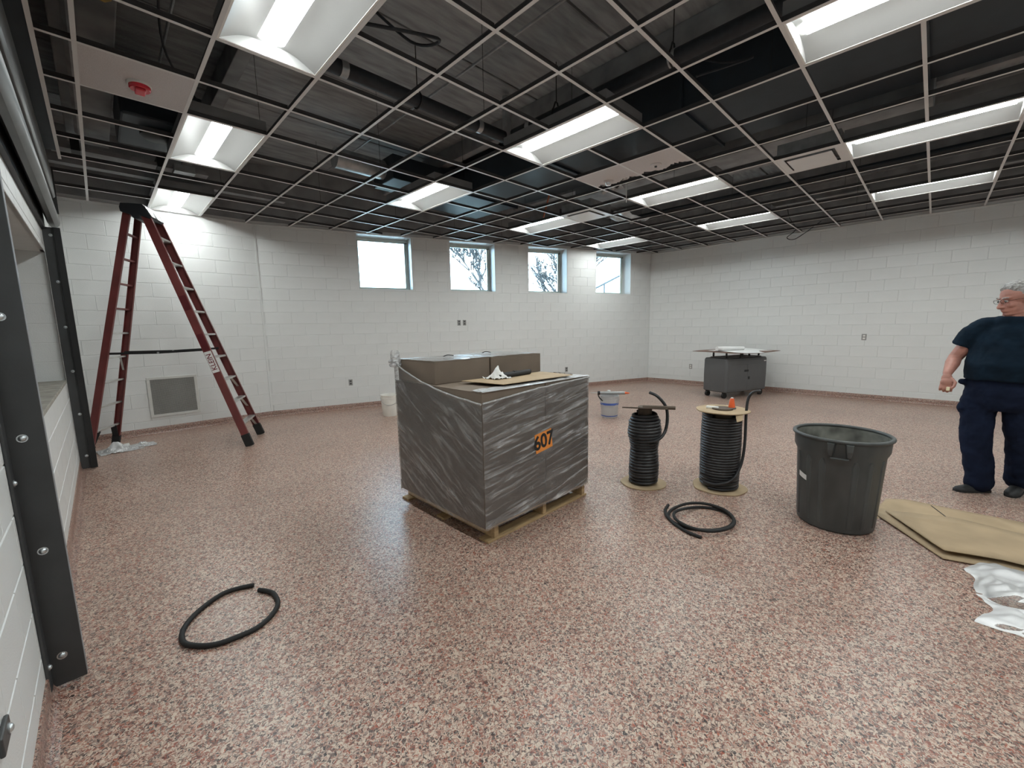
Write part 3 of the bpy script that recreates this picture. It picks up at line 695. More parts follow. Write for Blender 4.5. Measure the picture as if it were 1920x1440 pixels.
MB().box(-0.226, -0.172, 6.553, 6.60, 0.012, 2.62).build('channel', STEELB, t, bevel=.003)
MB().box(-0.2318, -0.2265, 6.560, 6.575, 0.012, 2.62).build('rib', STEEL, t)
for k in range(6):
    m = MB(); bolt(m, (-0.248, 6.575, 0.156+0.477*k), (0, -1, 0), 0.012); m.build('bolt', BOLT, t, smooth=True)
t = thing('shutter_hood', 'long grey steel shutter hood under the ceiling along the left wall', 'shutter hood')
def extr(poly, y0, y1, name, m, bevel=0.0, smooth=False):
    r = [[Vector((x, y, z)) for x, z in poly] for y in (y0, y1)]
    return MB().loft(r).build(name, m, t, bevel=bevel, smooth=smooth)
extr([(XL+.001, 2.60), (XL+.03, 2.60), (XL+.03, 2.78), (XL+.001, 2.78)], 2.2, 6.66, 'slot_shade', STEELB)  # solid black bar standing in for the shade of the curtain gap
extr([(-0.278, 2.785), (-0.262, 2.69), (-0.24, 2.645), (-0.205, 2.64), (-0.175, 2.665), (-0.166, 2.70), (-0.176, 2.735), (-0.205, 2.77), (-0.25, 2.79)], 2.0, 6.70, 'bottom_bar', HOODM, smooth=True)
extr([(-0.305, 2.80), (-0.215, 2.80), (-0.20, 2.86), (-0.20, 2.93), (-0.305, 2.93)], 2.0, 6.68, 'recess', STEEL)
extr([(-0.305, 2.935), (-0.185, 2.935), (-0.172, 2.955), (-0.172, 3.24), (-0.185, 3.25), (-0.305, 3.25)], 2.0, 6.66, 'hood_box', HOODM, bevel=.006)
extr([(-0.308, 2.79), (-0.165, 2.79), (-0.16, 3.26), (-0.308, 3.26)], 6.70, 6.72, 'end_bracket', STEEL)
b = MB(); b.box(-0.30, XT-0.014, YB+.02, HOODEND, 3.36, 3.40); tag(b.build('shade_panel', DUCT), 'black panel added as the dark of the open gap between hood and ceiling grid', 'shade_panel')  # added panel, its black stands in for the dark of the open gap
b = MB(); b.box(-0.309, -0.298, 1.64, 1.75, 0.39, 0.445)
t = thing('wall_latch', 'small dark metal latch on the white wall at the lower left edge', 'latch', (0, 0, 0)); b.build('plate', STEEL, t, bevel=.004)
m = MB(); bolt(m, (-0.298, 1.72, 0.418), (1, 0, 0), 0.012); m.build('bolt', BOLT, t, smooth=True)

# ------------------------------------------------------------------ wall fittings
def on_wall(p0, p1, s, z, label, gang=1, big=False):
    d = Vector((p1[0]-p0[0], p1[1]-p0[1], 0)).normalized(); o = Vector((p0[0], p0[1], 0)) + d*s
    t = thing('wall_outlet', label, 'outlet', (o.x, o.y, z), math.atan2(d.y, d.x))
    MB().box(-.036, .036, -.006, 0.002, -.058, .058).build('cover_plate', OUTM, t, bevel=.002)
    for dz in (-.024, .024): MB().box(-.017, .017, -.008, -.006, dz-.015, dz+.015).build('socket', WHITEP if big else OUTD, t, bevel=.001)
    return t
on_wall(PA, PB, 1.34, 0.51, 'small grey wall outlet between the ladder and the white bucket')
on_wall(PB, PC, 0.64, 1.61, 'left half of the pair of small wall plates under the second window')
on_wall(PB, PC, 0.76, 1.61, 'right half of the pair of small wall plates under the second window')
on_wall(PB, PC, 3.29, 0.465, 'small grey wall outlet low on the far wall, right of the cartons')
on_wall((XR, PC[1]), (XR, YB), PC[1]-4.146, 0.455, 'small grey wall outlet low on the right wall, left of the cart', big=True)
on_wall((XR, PC[1]), (XR, YB), PC[1]-0.914, 1.189, 'small grey wall outlet at waist height on the right wall near the man', big=True)
t = thing('wall_vent', 'square grey return air vent low on the wall behind the ladder', 'vent', (0.72, YF, 0.553))
b = MB(); h = 0.302; fr = 0.038
b.box(-h, h, -.014, 0, h-fr, h); b.box(-h, h, -.014, 0, -h, -h+fr); b.box(-h, -h+fr, -.014, 0, -h+fr, h-fr); b.box(h-fr, h, -.014, 0, -h+fr, h-fr)
b.build('frame', mat('vent_enamel', (0.66, 0.66, 0.63), .45, var=.03), t, bevel=.003)
b = MB(); n = 34; s = (h-fr)
for k in range(n):
    z = -s + 2*s*(k+.5)/n; b.box(-s, s, -.010, -.004, z-.0028, z+.0028)
for k in range(n):
    x = -s + 2*s*(k+.5)/n; b.box(x-.002, x+.002, -.0095, -.0045, -s, s)
g = b.build('egg_crate_core', mat('vent_core', (0.40, 0.40, 0.38), .5, var=.05), t); g['kind'] = 'stuff'
MB().box(-s, s, -.003, 0.004, -s, s).build('back_plate', mat('vent_back', (0.16, 0.16, 0.155), .8, var=.05), t)

# ------------------------------------------------------------------ step ladder
ax = Vector((0.91, -0.415, 0)).normalized()
t = thing('step_ladder', 'tall red fibreglass step ladder standing open beside the left wall', 'ladder', (0.52, 6.96, 0), math.atan2(ax.y, ax.x))
HTOP = 2.97; XFb, XRb = 0.97, -0.72; XFt, XRt = 0.09, -0.07; WFb, WFt, WRb, WRt = 0.345, 0.165, 0.31, 0.15
def fp(q, s): return Vector((XFb+(XFt-XFb)*q, s*(WFb+(WFt-WFb)*q), HTOP*q))
def rp(q, s): return Vector((XRb+(XRt-XRb)*q, s*(WRb+(WRt-WRb)*q), HTOP*q))
def rail(fn, s, depth, fl, name):
    a, c = fn(0.025, s), fn(1.0, s); b = MB(); sd = Vector((0, 1, 0))
    b.beam(a, c, sd, 0.006, depth)
    d = (c-a).normalized(); u = d.cross((sd - d*sd.dot(d)).normalized())
    for q in (-1, 1):
        o = u*(q*(depth/2-.003)) - sd*(s*fl/2); b.beam(a+o, c+o, sd, fl, 0.006)
    return b.build(name, LRED, t, bevel=.0015, seg=1)
for s in (-1, 1):
    rail(fp, s, 0.088, 0.034, 'front_rail'); rail(rp, s, 0.072, 0.03, 'rear_rail')
    for fn, nm, w in ((fp, 'front', .098), (rp, 'rear', .082)):
        a, c = fn(0.0, s), fn(0.055 if nm == 'front' else .06, s); b = MB(); b.beam(a+Vector((0, -s*.012, 0.004)), c+Vector((0, -s*.012, 0)), (0, 1, 0), 0.05, w); b.build('foot_boot', RUBBER, t, bevel=.006)
for k in range(9):
    q = 0.3048*(k+1)*.985/HTOP*.985; a, c = fp(q, -1), fp(q, 1)
    b = MB(); b.beam(a+Vector((0, .004, 0)), c+Vector((0, -.004, 0)), (1, 0, 0), 0.082, 0.024); b.build('step', ALU, t, bevel=.004)
    if k < 3:
        for s in (-1, 1):
            b = MB(); b.beam(fp(q, s)+Vector((0, -s*.13, -.005)), fp(q-.05, s)+Vector((0, -s*.012, 0)), (1, 0, 0), .03, .004); b.build('step_brace', ALU, t)
    q2 = min(q+.012, .93); a, c = rp(q2, -1), rp(q2, 1)
    b = MB(); b.beam(a+Vector((0, .004, 0)), c+Vector((0, -.004, 0)), (1, 0, 0), 0.034, 0.022); b.build('rear_rung', ALU if k < 5 else LRED, t, bevel=.003)
    if k == 0:
        for s in (-1, 1):
            b = MB(); b.beam(rp(q2, s)+Vector((0, -s*.12, 0)), rp(q2-.07, s)+Vector((0, -s*.01, 0)), (1, 0, 0), .06, .006); b.build('corner_brace', RUBBER, t)
    if k == 3:
        b = MB(); b.beam(rp(q2, 1)+Vector((0, -.12, 0)), rp(q2-.06, 1)+Vector((0, -.01, 0)), (1, 0, 0), .02, .004); b.build('rear_brace', ALU, t)
for s in (-1, 1):
    qs = 0.433
    a, c = fp(qs, s)+Vector((0, -s*.03, 0)), rp(qs-.005, s)+Vector((0, -s*.03, 0)); mid = (a+c)/2+Vector((0, 0, -.012))
    b = MB(); b.beam(a, mid, (0, 1, 0), .006, .026); b.beam(mid, c, (0, 1, 0), .006, .026); b.build('spreader', STEELB, t, bevel=.001)
    m = MB(); m.cyl(mid+Vector((0, -.008, 0)), mid+Vector((0, .008, 0)), .012, n=10); m.build('pivot', GALV, t, smooth=True)
b = MB()                                            # moulded cap
cap = [(-0.13, 2.985), (-0.125, 2.935), (-0.03, 2.905), (0.0, 2.86), (0.045, 2.86), (0.06, 2.90), (0.155, 2.865), (0.165, 2.90), (0.12, 3.005), (0.09, 3.035), (-0.115, 3.035)]
r = [[Vector((x, y, z)) for x, z in cap] for y in (-.185, .185)]; b.loft(r); b.build('top_cap', mat('cap_plastic', (.018, .02, .024), .5, var=.1), t, bevel=.006)
b = MB(); b.beam((0.130, -.13, 2.985), (0.172, -.13, 2.895), (0, 1, 0), .09, .003); b.beam((0.130, .06, 2.985), (0.172, .06, 2.895), (0, 1, 0), .13, .003); b.build('cap_sticker', STICK, t)
a, c = fp(.335, -1), fp(.425, -1); d = (c-a).normalized(); nrm = Vector((0, -1, 0)); nrm = (nrm - d*nrm.dot(d)).normalized(); up = nrm.cross(d)
b = MB(); b.beam(a+nrm*.0042, c+nrm*.0042, nrm, .0016, .080); lab = b.build('rail_label', STICK, t, label='white rail label with dark red lettering')
mtx = Matrix((d, up, nrm)).transposed().to_4x4(); mtx.translation = (a+c)/2 + nrm*.0052
text('lettering', 'KLEIN', 0.082, REDINK, lab, mtx, bold=.001)
for q0, q1 in ((.43, .50), (.60, .66)):
    b = MB(); a, c = fp(q0, -1), fp(q1, -1); b.beam(a+nrm*.0036, c+nrm*.0036, nrm, .001, .07); b.build('rail_sticker', mat('worn_sticker', (.11, .015, .02), .35, var=.2), t)
# ------------------------------------------------------------------ rubbish behind the ladder
def crumple(cx, cy, cz, w, d, h, seed, name, material, label, cat, n=16, parent=None, thick=.001, fold=3.0):
    def fn(u, v):
        px, py = u-.5, v-.5
        nz = noise.fractal((u*fold+seed, v*fold-seed, seed*.37), 1.0, 2.2, 4)
        r = math.hypot(px, py)*2
        wob = noise.noise((u*2.3+seed*3, v*2.1, 1.7))
        return (cx + px*w*(1+.35*wob), cy + py*d*(1-.35*wob), max(.004, cz + h*max(0, (1.05-r))*(.6+1.1*nz) + .25*h*abs(noise.noise((u*7+seed, v*7, 4)))))
    o = MB().sheet(fn, n, n, thick).build(name, material, smooth=True, angle=75, parent=parent)
    return tag(o, label, cat) if label else o
crumple(0.02, 7.35, 0.0, .42, .34, .10, 3.1, 'plastic_scrap', SCRAPF, 'crumpled clear plastic scrap under the rear of the ladder', 'scrap', 18)
crumple(0.24, 7.45, 0.0, .30, .26, .05, 8.6, 'plastic_scrap', SCRAPF, 'small flat plastic scrap on the floor right of the ladder rear foot', 'scrap', 12)
for x, y, lab in ((0.10, 7.56, 'small white block among the scraps behind the ladder foot'), (0.27, 7.42, 'small white block on the scrap right of the ladder foot')):
    tag(MB().box(-.03, .03, -.012, .012, 0.0, .035).build('packing_block', WHITEP, loc=(x, y, 0), rotz=.3, bevel=.004), lab, 'block')

# ------------------------------------------------------------------ pallet with shrink-wrapped cartons
PX0, PX1, PY0, PY1 = 1.80, 2.94, 2.06, 3.22
t = thing('wooden_pallet', 'pale wooden pallet carrying the shrink-wrapped cartons', 'pallet', (PX0, PY0, 0)); pw, pl = PX1-PX0, PY1-PY0
for k, y in enumerate((0.0, pl/2-.05, pl-.10)): MB().box(-0.03, pw, y, y+.10, 0.0, .018).build('bottom_board', PINE, t, bevel=.003)
for x in (0.03, pw/2-.02, pw-.07): MB().box(x, x+.04, .0, pl, .0185, .105).build('stringer', PINE, t, bevel=.003)
for k in range(7):
    y = k*(pl-.10)/6; MB().box(0, pw, y, y+.10, .1055, .123).build('deck_board', PINE, t, bevel=.003)
BX0, BX1, BY0, BY1 = 1.735, 2.935, 2.045, 3.165
ZB0, ZB1, ZB2 = 0.1235, 1.075, 1.25
def carton(x0, x1, y0, y1, z0, z1, label, seam='y'):
    t = thing('carton', label, 'carton', (x0, y0, z0), 0, 'cartons on the pallet'); w, d, h = x1-x0, y1-y0, z1-z0; g = .003
    MB().box(g, w-g, g, d-g, 0, h-.006).build('body', KRAFTB, t, bevel=.004)
    if seam == 'y':
        MB().box(g, w/2-.001, g, d-g, h-.0058, h-.001).build('top_flap', KRAFTB, t); MB().box(w/2+.001, w-g, g, d-g, h-.0058, h-.001).build('top_flap', KRAFTB, t)
    else:
        MB().box(g, w-g, g, d/2-.001, h-.0058, h-.001).build('top_flap', KRAFTB, t); MB().box(g, w-g, d/2+.001, d-g, h-.0058, h-.001).build('top_flap', KRAFTB, t)
    return t
mx, my = (BX0+BX1)/2+.04, 2.62
carton(BX0, mx, BY0, BY1, ZB0, ZB1, 'tall brown carton at the near left of the pallet')
carton(mx, BX1, BY0, BY1, ZB0, ZB1, 'tall brown carton behind the orange 607 label, at the right of the pallet')
carton(BX0+.03, mx-.05, my, BY1, ZB1, ZB2, 'flat brown carton on top of the stack, left one', 'x'); carton(mx-.045, BX1+.03, my-.01, BY1, ZB1, ZB2, 'flat brown carton on top of the stack, right one', 'x')
# stretch film wound round the stack
t = thing('stretch_wrap', 'clear stretch film wound round the cartons, crinkled and milky', 'plastic wrap', (BX0, BY0, 0))
fw, fd = BX1-BX0, BY1-BY0
def ztop(face, u):
    if face == 0: return 1.005 + .02*math.sin(u*PI) + .06*u**1.5                # near right face, from the corner outwards
    if face == 1: return 1.065 + .02*math.sin(u*PI*2)
    if face == 2: return 1.075 + .16*u
    return 1.245 - .245*(u**.72) - .03*math.sin(u*PI)                           # left face, far to near
def film_face(face):
    def fn(u, v):
        zt = ztop(face, u); z = 0.115 + (zt-.115)*v
        bul = .006 + .010*math.sin(PI*min(1, max(0, u)))*(.4+.6*abs(noise.noise((u*2+face, v*3, 2.2))))
        w = u*3.2 + v*2.4*(1 if face in (0, 2) else -1)
        rid = .006*abs(noise.noise((w*4.0, (v*8-u*2.5), face*5.1)))**.7 + .003*noise.noise((u*30, v*6+u*8, face))
        o = bul + rid if 0.001 < u < .999 else .004
        if face == 0: o = min(o, .010 + .08*max(0, math.hypot((u*fw-.60)*1.0, z-.63)-.13))
        if face == 0: return (u*fw, -o, z)
        if face == 1: return (fw+o, u*fd, z)
        if face == 2: return (fw-u*fw, fd+o, z)
        return (-o, fd-u*fd, z)
    return MB().sheet(fn, 60, 56).build('film_side', FILML if face in (1, 3) else FILM, t, smooth=True, angle=70)
for k in range(4): film_face(k)
def roll_edge(face):
    pts = []
    for k in range(25):
        u = k/24; z = ztop(face, u); o = .010
        p = (u*fw, -o, z) if face == 0 else (-o, fd-u*fd, z)
        pts.append((p[0], p[1], p[2]+.006*noise.noise((k*.5, face, 1))))
    MB().tube(pts, [.006+.004*abs(noise.noise((k*.4, face*3, 2))) for k in range(25)], 7).build('rolled_edge', SCRAPF, t, smooth=True)
roll_edge(0); roll_edge(3)
def fold_top(u, v): return (u*fw, -.012+.13*v + .02*noise.noise((u*7, v, 5))*v, ZB1+.004+.014*abs(noise.noise((u*9, v*4, 3)))*(1 if v > 0 else 0))
MB().sheet(fold_top, 40, 6).build('top_fold', SCRAPF, t, smooth=True, angle=70)
def ell_top(u, v): return (.03+u*(fw-.03), my-BY0+.005+v*(BY1-my-.01), ZB2+.003+.006*abs(noise.noise((u*8, v*5, 6))))
MB().sheet(ell_top, 36, 16).build('top_film', FILM, t, smooth=True, angle=70)
def knot(u, v):
    a = u*2*PI; r = .03+.035*abs(noise.noise((math.cos(a)*1.3, math.sin(a)*1.3, v*4)))*(1.5-v)
    return (-.005+r*math.cos(a), fd-.03+r*math.sin(a), 1.19+.13*v+.02*noise.noise((u*8, v*6, 9)))
MB().sheet(knot, 26, 14).build('twisted_end', SCRAPF, t, smooth=True, angle=70)
def flap(u, v): return (.05+.22*u+.05*v, -.016-.012*v-.01*math.sin(u*6), .98-.10*v*(.5+u)+.03*math.sin(u*4))
lab = MB().box(-.096, .096, 0, .0012, -.075, .075).build('stack_label', ORANGE, t, loc=(.60, -.0125, .63), label='orange label printed 607')
lab.rotation_euler = (0.0, -0.16*-1, 0.0); lab.rotation_euler = (0, -0.12, 0)
mtx = Matrix(((1, 0, 0), (0, 0, -1), (0, 1, 0))).to_4x4(); mtx.translation = (0, -.0008, -.001)
text('number', '607', 0.15, INK, lab, mtx, thicken=.0045)
# what lies on the stack
def topz(z): return z
o = MB().prism([(.26, .07), (1.02, .03), (1.05, .40), (.20, .47)], 0, .005).build('cardboard_sheet', KRAFT, loc=(BX0, BY0, ZB1+.0195), bevel=.001, seg=1); tag(o, 'light brown cardboard sheet lying on the lower cartons', 'cardboard')
t = thing('foam_tube', 'black foam pipe insulation lying on the cartons, outer piece', 'foam tube', (BX0+.64, BY0+.33, ZB1+.0245)); t.rotation_euler = (0, 0, .10)
MB().tube([(-.20, 0, .018), (.06, .0, .018), (.20, 0, .018)], .018, 14).build('foam_body', RUBBER, t, smooth=True)
MB().cyl((.198, 0, .018), (.202, 0, .018), .007, n=10).build('bore', INK, t)
t = thing('foam_tube', 'black foam pipe insulation lying on the cartons, inner piece with collar', 'foam tube', (BX0+.70, BY0+.375, ZB1+.0245)); t.rotation_euler = (0, 0, .06)
MB().tube([(-.24, 0, .019), (.18, 0, .019)], .019, 14).build('foam_body', RUBBER, t, smooth=True); MB().cyl((-.03, 0, .021), (.0, 0, .021), .021, n=14).build('collar', RUBBER, t, smooth=True)
crumple(BX0+.47, BY0+.36, ZB1+.026, .17, .16, .115, 5.3, 'plastic_wad', mat('white_film_wad', (.78, .78, .76), .45, var=.05, bump=.4, bscale=30), 'crumpled white plastic wad on the cartons beside the foam tubes', 'plastic', 18, fold=2.4)
for x, y, lab in ((BX0+.36, my+.27, 'small black tag on the left top carton'), (BX0+.85, my+.34, 'black strap end on the right top carton')):
    tag(MB().tube(spline([(-.05, 0, .004), (0, .01, .012), (.05, -.005, .004)]), .004, 6).build('strap_end', RUBBER, loc=(x, y, ZB2+.012), smooth=True), lab, 'strap')

# ------------------------------------------------------------------ cable reels
def disc_poly(r, seed, n=40, cut=.06):
    return [((r*(1+cut*noise.noise((math.cos(2*PI*k/n)*1.7, math.sin(2*PI*k/n)*1.7, seed))))*math.cos(2*PI*k/n), (r*(1+cut*noise.noise((math.cos(2*PI*k/n)*1.7, math.sin(2*PI*k/n)*1.7, seed))))*math.sin(2*PI*k/n)) for k in range(n)]
def reel(loc, label, rad, cab, z0, z1, seed, tilt, discr, tail, topm):
    t = thing('cable_reel', label, 'cable reel', loc)
    poly = disc_poly(discr, seed, cut=.10); MB().prism(poly, 0.001, .012).build('bottom_disc', KRAFT, t, bevel=.002, seg=1)
    MB().cyl((0, 0, .012), (0, 0, z1+.045), rad(.5)*.55, n=24).build('core', KRAFTD, t, smooth=True)
    turns = int((z1-z0)/(cab*2*.96)); per = 26; pts = []
    for k in range(turns*per+1):
        q = k/(turns*per); a = 2*PI*k/per + seed; rr = rad(q) + .004*noise.noise((k*.07, seed, 0)) + .002*noise.noise((math.floor(k/per)*3.3, seed, 5))
        pts.append((rr*math.cos(a), rr*math.sin(a), z0+cab+(z1-z0-2*cab)*q + .002*noise.noise((k*.05, 9, seed))))
    MB().tube(pts, cab, 8).build('cable_coil', CABLE, t, smooth=True)
    if tail: MB().tube(spline(tail, 10), cab*.92, 9).build('cable_tail', CABLE, t, smooth=True)
    b = MB(); pl = disc_poly(discr*1.0, seed+4, cut=.05); m = Matrix.Translation((0, 0, z1+.022)) @ tilt
    b.prism(pl, 0, .010, m); top = b.build('top_disc', topm, t, bevel=.002, seg=1)
    return t
# direction towards the camera from the reels
def face(x, y): v = Vector((-x, -y, 0)).normalized(); return v, Vector((-v.y, v.x, 0))
v, s = face(3.54, 1.83)      # s points to image right
s = -s if s.dot(CR) < 0 else s
tl = [s*.02+v*.13+Vector((0, 0, .44)), s*.10+v*.125+Vector((0, 0, .455)), s*.165+v*.06+Vector((0, 0, .50)), s*.195+v*.02+Vector((0, 0, .60)), s*.185+Vector((0, 0, .74)), s*.11-v*.0+Vector((0, 0, .84)), s*.035-v*.02+Vector((0, 0, .875))]
axis = s
tilt = Matrix.Rotation(math.radians(-11.5), 4, axis)
if (tilt @ (-v)).z > 0: tilt = Matrix.Rotation(math.radians(11.5), 4, axis)
r1 = reel((3.54, 1.83, 0), 'thinner black cable reel nearer the cartons, its top disc tipped up', lambda q: .118 + .020*math.exp(-((q-.72)/.14)**2) - .03*max(0, (q-.9))/.1 + .006*math.sin(q*9), .0152, .014, .70, 1.3, tilt, .205, tl, KRAFTD)
MB().cyl(s*-.02+v*.03+Vector((0, 0, .745)), s*.26+v*.06+Vector((0, 0, .752)), .017, n=12).build('wooden_stub', KRAFTD, r1, smooth=True)
v, s = face(3.92, 1.28); s = -s if s.dot(CR) < 0 else s
tl = [s*-.12+v*.125+Vector((0, 0, .075)), s*-.02+v*.178+Vector((0, 0, .08)), s*.10+v*.15+Vector((0, 0, .13)), s*.165+v*.075+Vector((0, 0, .24)), s*.19+v*.03+Vector((0, 0, .42)), s*.19+v*.0+Vector((0, 0, .72)), s*.20-v*.01+Vector((0, 0, .84)), s*.235+Vector((0, 0, .90)), s*.29+Vector((0, 0, .915))]
r2 = reel((3.92, 1.28, 0), 'thicker black cable reel with flat cardboard top disc', lambda q: .152 + .006*math.sin(q*3.0), .0130, .014, .70, 2.9, Matrix.Identity(4), .222, tl, KRAFT)
MB().cyl(s*.02+v*.02+Vector((0, 0, .7325)), s*.02+v*.02+Vector((0, 0, .7335)), .024, n=20).build('core_hole', INK, r2)
b = MB(); P = s*.10+v*.17+Vector((0, 0, .727)); q1 = s*.16+v*.145+Vector((0, 0, .727)); b.add([P, q1, q1+v*.055+Vector((0, 0, -.045)), P+v*.06+s*.015+Vector((0, 0, -.06)), P+Vector((0, 0, .004)), q1+Vector((0, 0, .004)), q1+v*.055+Vector((0, 0, -.041)), P+v*.06+s*.015+Vector((0, 0, -.056))], [(0, 1, 2, 3), (7, 6, 5, 4), (0, 4, 5, 1), (1, 5, 6, 2), (2, 6, 7, 3), (3, 7, 4, 0)]); b.build('bent_flap', KRAFT, r2)
c2l = Vector((3.92, 1.28, 0))
t = thing('nozzle_cap', 'small orange cone cap standing on the thicker reel', 'cap', tuple(c2l + s*.075-v*.05+Vector((0, 0, .7325))))
MB().lathe([(0, 0), (.036, 0), (.036, .010), (.032, .012), (0, .012)], 20).build('base', CARTM, t, smooth=True); MB().lathe([(0, .0125), (.028, .0125), (.024, .045), (.017, .088), (.012, .094), (0, .095)], 20).build('cone', ORANGEP, t, smooth=True); MB().lathe([(0, .0955), (.012, .0955), (.009, .102), (0, .103)], 12).build('tip', WHITEP, t, smooth=True)
o = MB().box(-.052, .052, -.016, .016, 0, .022).build('white_block', WHITEP, loc=tuple(c2l - s*.08+v*.01+Vector((0, 0, .7325))), rotz=math.atan2(s.y, s.x)-.25, bevel=.005); tag(o, 'small white block lying on the thicker reel', 'block')

# ------------------------------------------------------------------ loose cable offcuts on the floor
def floor_pt(u, v, z=0.0):
    d = ray(u, v); k = (z-CAMZ)/d.z; return Vector((d.x*k, d.y*k, z))
r = .0125
ring = [floor_pt(*q, r) for q in ((476, 1097), (447, 1103), (418, 1113), (385, 1135), (358, 1160), (342, 1185), (345, 1205), (370, 1211), (405, 1208), (440, 1196), (480, 1178), (508, 1155), (521, 1132), (514, 1114), (500, 1108), (485, 1106))]
o = MB().tube(spline(ring, 6), r, 10).build('cable_offcut', RUBBER, smooth=True); tag(o, 'single black cable loop on the floor at the lower left', 'cable')
r = .0115
cc = Vector((3.17, 1.13, 0)); pts = []
path = [(1253, 947), (1247, 958), (1255, 973), (1275, 985), (1310, 993), (1345, 993), (1370, 985), (1374, 972), (1352, 957), (1315, 951), (1283, 954), (1264, 962), (1270, 976), (1298, 990), (1335, 996), (1367, 990), (1377, 976), (1360, 957), (1325, 945), (1290, 944), (1262, 954), (1253, 966), (1262, 980), (1288, 997), (1315, 1008)]
for k, q in enumerate(path):
    z = r if k < 4 or k > 20 else (r + (2*r if 9 < k < 20 else 0)); pts.append(floor_pt(q[0], q[1], z))
o = MB().tube(spline(pts, 7), r, 10).build('cable_offcut', RUBBER, smooth=True); tag(o, 'coiled black cable offcut on the floor below the reels', 'cable')

# ------------------------------------------------------------------ rubbish can
v, s = face(3.80, .41); s = -s if s.dot(CR) < 0 else s
t = thing('rubbish_can', 'large dark grey plastic rubbish can, open and dusty inside', 'rubbish can', (3.80, .41, 0), math.atan2(-v.y, -v.x))   # local -x faces the camera
prof = [(0, .002), (.222, .002), (.232, .012), (.238, .06), (.262, .545), (.280, .585), (.284, .665), (.284, .672), (.276, .672), (.272, .585), (.253, .54), (.226, .03), (0, .025)]
MB().lathe(prof[:9], 64, caps=False).build('body', CAN, t, smooth=True, angle=30)
MB().lathe([(.2755, .670), (.2715, .585), (.2525, .54), (.226, .03), (0, .025)], 48, caps=False).build('inner_wall', CANIN, t, smooth=True)
rim = [((.286)*math.cos(2*PI*k/64), .286*math.sin(2*PI*k/64), .678) for k in range(64)]; MB().tube(rim, .0135, 10, closed=True).build('rim', CAN, t, smooth=True)
for a0 in (PI, 0):
    for da in (-.17, .17):
        b = MB(); a = a0+da; c_, s_ = math.cos(a), math.sin(a); rad = Vector((c_, s_, 0)); tn = Vector((-s_, c_, 0))
        rings = [[rad*(rr+e)+tn*w+Vector((0, 0, z)) for e, w in ((0, -hw), (dp, -hw*.8), (dp, hw*.8), (0, hw))] for z, rr, dp, hw in ((.545, .262, .012, .008), (.58, .276, .030, .013), (.62, .279, .036, .020), (.668, .282, .030, .026))]
        b.loft(rings); b.build('handle_lug', CAN, t, bevel=.003)
    pts = [((.300)*math.cos(a0+q*.17), .300*math.sin(a0+q*.17), .562) for q in (-1, -.5, 0, .5, 1)]; MB().tube(pts, .009, 8).build('handle_bar', CAN, t, smooth=True)
    b = MB(); c_, s_ = math.cos(a0), math.sin(a0)
for a in [PI+q for q in (-1.15, -.72, -.36, .36, .72, 1.15)] + [q for q in (-.7, 0.0, .7)]:
    b = MB(); rad = Vector((math.cos(a), math.sin(a), 0)); tn = Vector((-math.sin(a), math.cos(a), 0))
    rings = [[rad*(rr-.004+e)+tn*w+Vector((0, 0, z)) for e, w in ((0, -hw), (.009, -hw*.55), (.009, hw*.55), (0, hw))] for z, rr, hw in ((.05, .2375, .02), (.30, .250, .022), (.50, .260, .026), (.54, .262, .01))]
    b.loft(rings); b.build('rib', CAN, t, bevel=.002)
b = MB(); n = 18; rings = []
for z in (.355, .395): rings.append([(.2525+(z-.355)*.05)*Vector((math.cos(PI-1.12+.022*k+(z-.375)*-.6), math.sin(PI-1.12+.022*k+(z-.375)*-.6), 0))+Vector((0, 0, z-.0012*k)) for k in range(n)])
vs = [p*1.0 for r_ in rings for p in r_]; vs = [Vector((p.x*1.012, p.y*1.012, p.z)) for p in vs]
b.add(vs, [(k, k+1, n+k+1, n+k) for k in range(n-1)]); b.build('tape_strip', STICK, t, label='strip of pale tape')
for k, (x, y, rz, lab) in enumerate(((-.02, .03, .4, 'white paper scrap inside the rubbish can'), (.10, -.12, 1.3, 'brown scrap board inside the rubbish can'))):
    o = MB().sheet(lambda u, v_: ((u-.5)*.22, (v_-.5)*.16, .03*math.sin(u*5)+.02*v_), 8, 6, .003).build('scrap', PAPER if k == 0 else KRAFT, loc=(3.80+x, .41+y, .055), rotz=rz, smooth=True); tag(o, lab, 'scrap')

# ------------------------------------------------------------------ flattened cardboard and plastic sheet
def lumpy(poly, z0, name, label, amp, seed, lift):
    xs = [p[0] for p in poly]; ys = [p[1] for p in poly]; bm = bmesh.new()
    vs = [bm.verts.new((p[0], p[1], 0)) for p in poly]; fc = bm.faces.new(vs)
    bmesh.ops.triangulate(bm, faces=[fc]); bmesh.ops.subdivide_edges(bm, edges=bm.edges[:], cuts=5, use_grid_fill=True)
    for q in bm.verts: q.co.z = z0 + lift(q.co.x, q.co.y) + amp*abs(noise.noise((q.co.x*1.6, q.co.y*1.6, seed)))
    me = bpy.data.meshes.new(name); bm.to_mesh(me); bm.free(); me.materials.append(KRAFT)
    o = obj(name, me, smooth=True, angle=60); sm = o.modifiers.new('thick', 'SOLIDIFY'); sm.thickness = .005; sm.offset = 1
    return tag(o, label, 'cardboard')
F2 = lambda u, v: tuple(floor_pt(u, v)[:2])
lowp = [F2(1641, 966), F2(1768, 1050), F2(1868, 1068), (3.74, -.75), (3.80, -1.15), (4.72, -1.10), (4.66, -.55), (4.64, .04), (4.55, .16), (4.25, .20)]
lowc = lumpy(lowp, .002, 'cardboard_sheet', 'large flattened cardboard on the floor under another sheet, right of the rubbish can', .006, 2.2, lambda x, y: .004)
upp = [F2(1660, 964), F2(1769, 1044), F2(1880, 1062), (3.78, -.80), (3.86, -1.2), (4.42, -1.2), (4.36, -.60), F2(1790, 977), F2(1705, 967)]
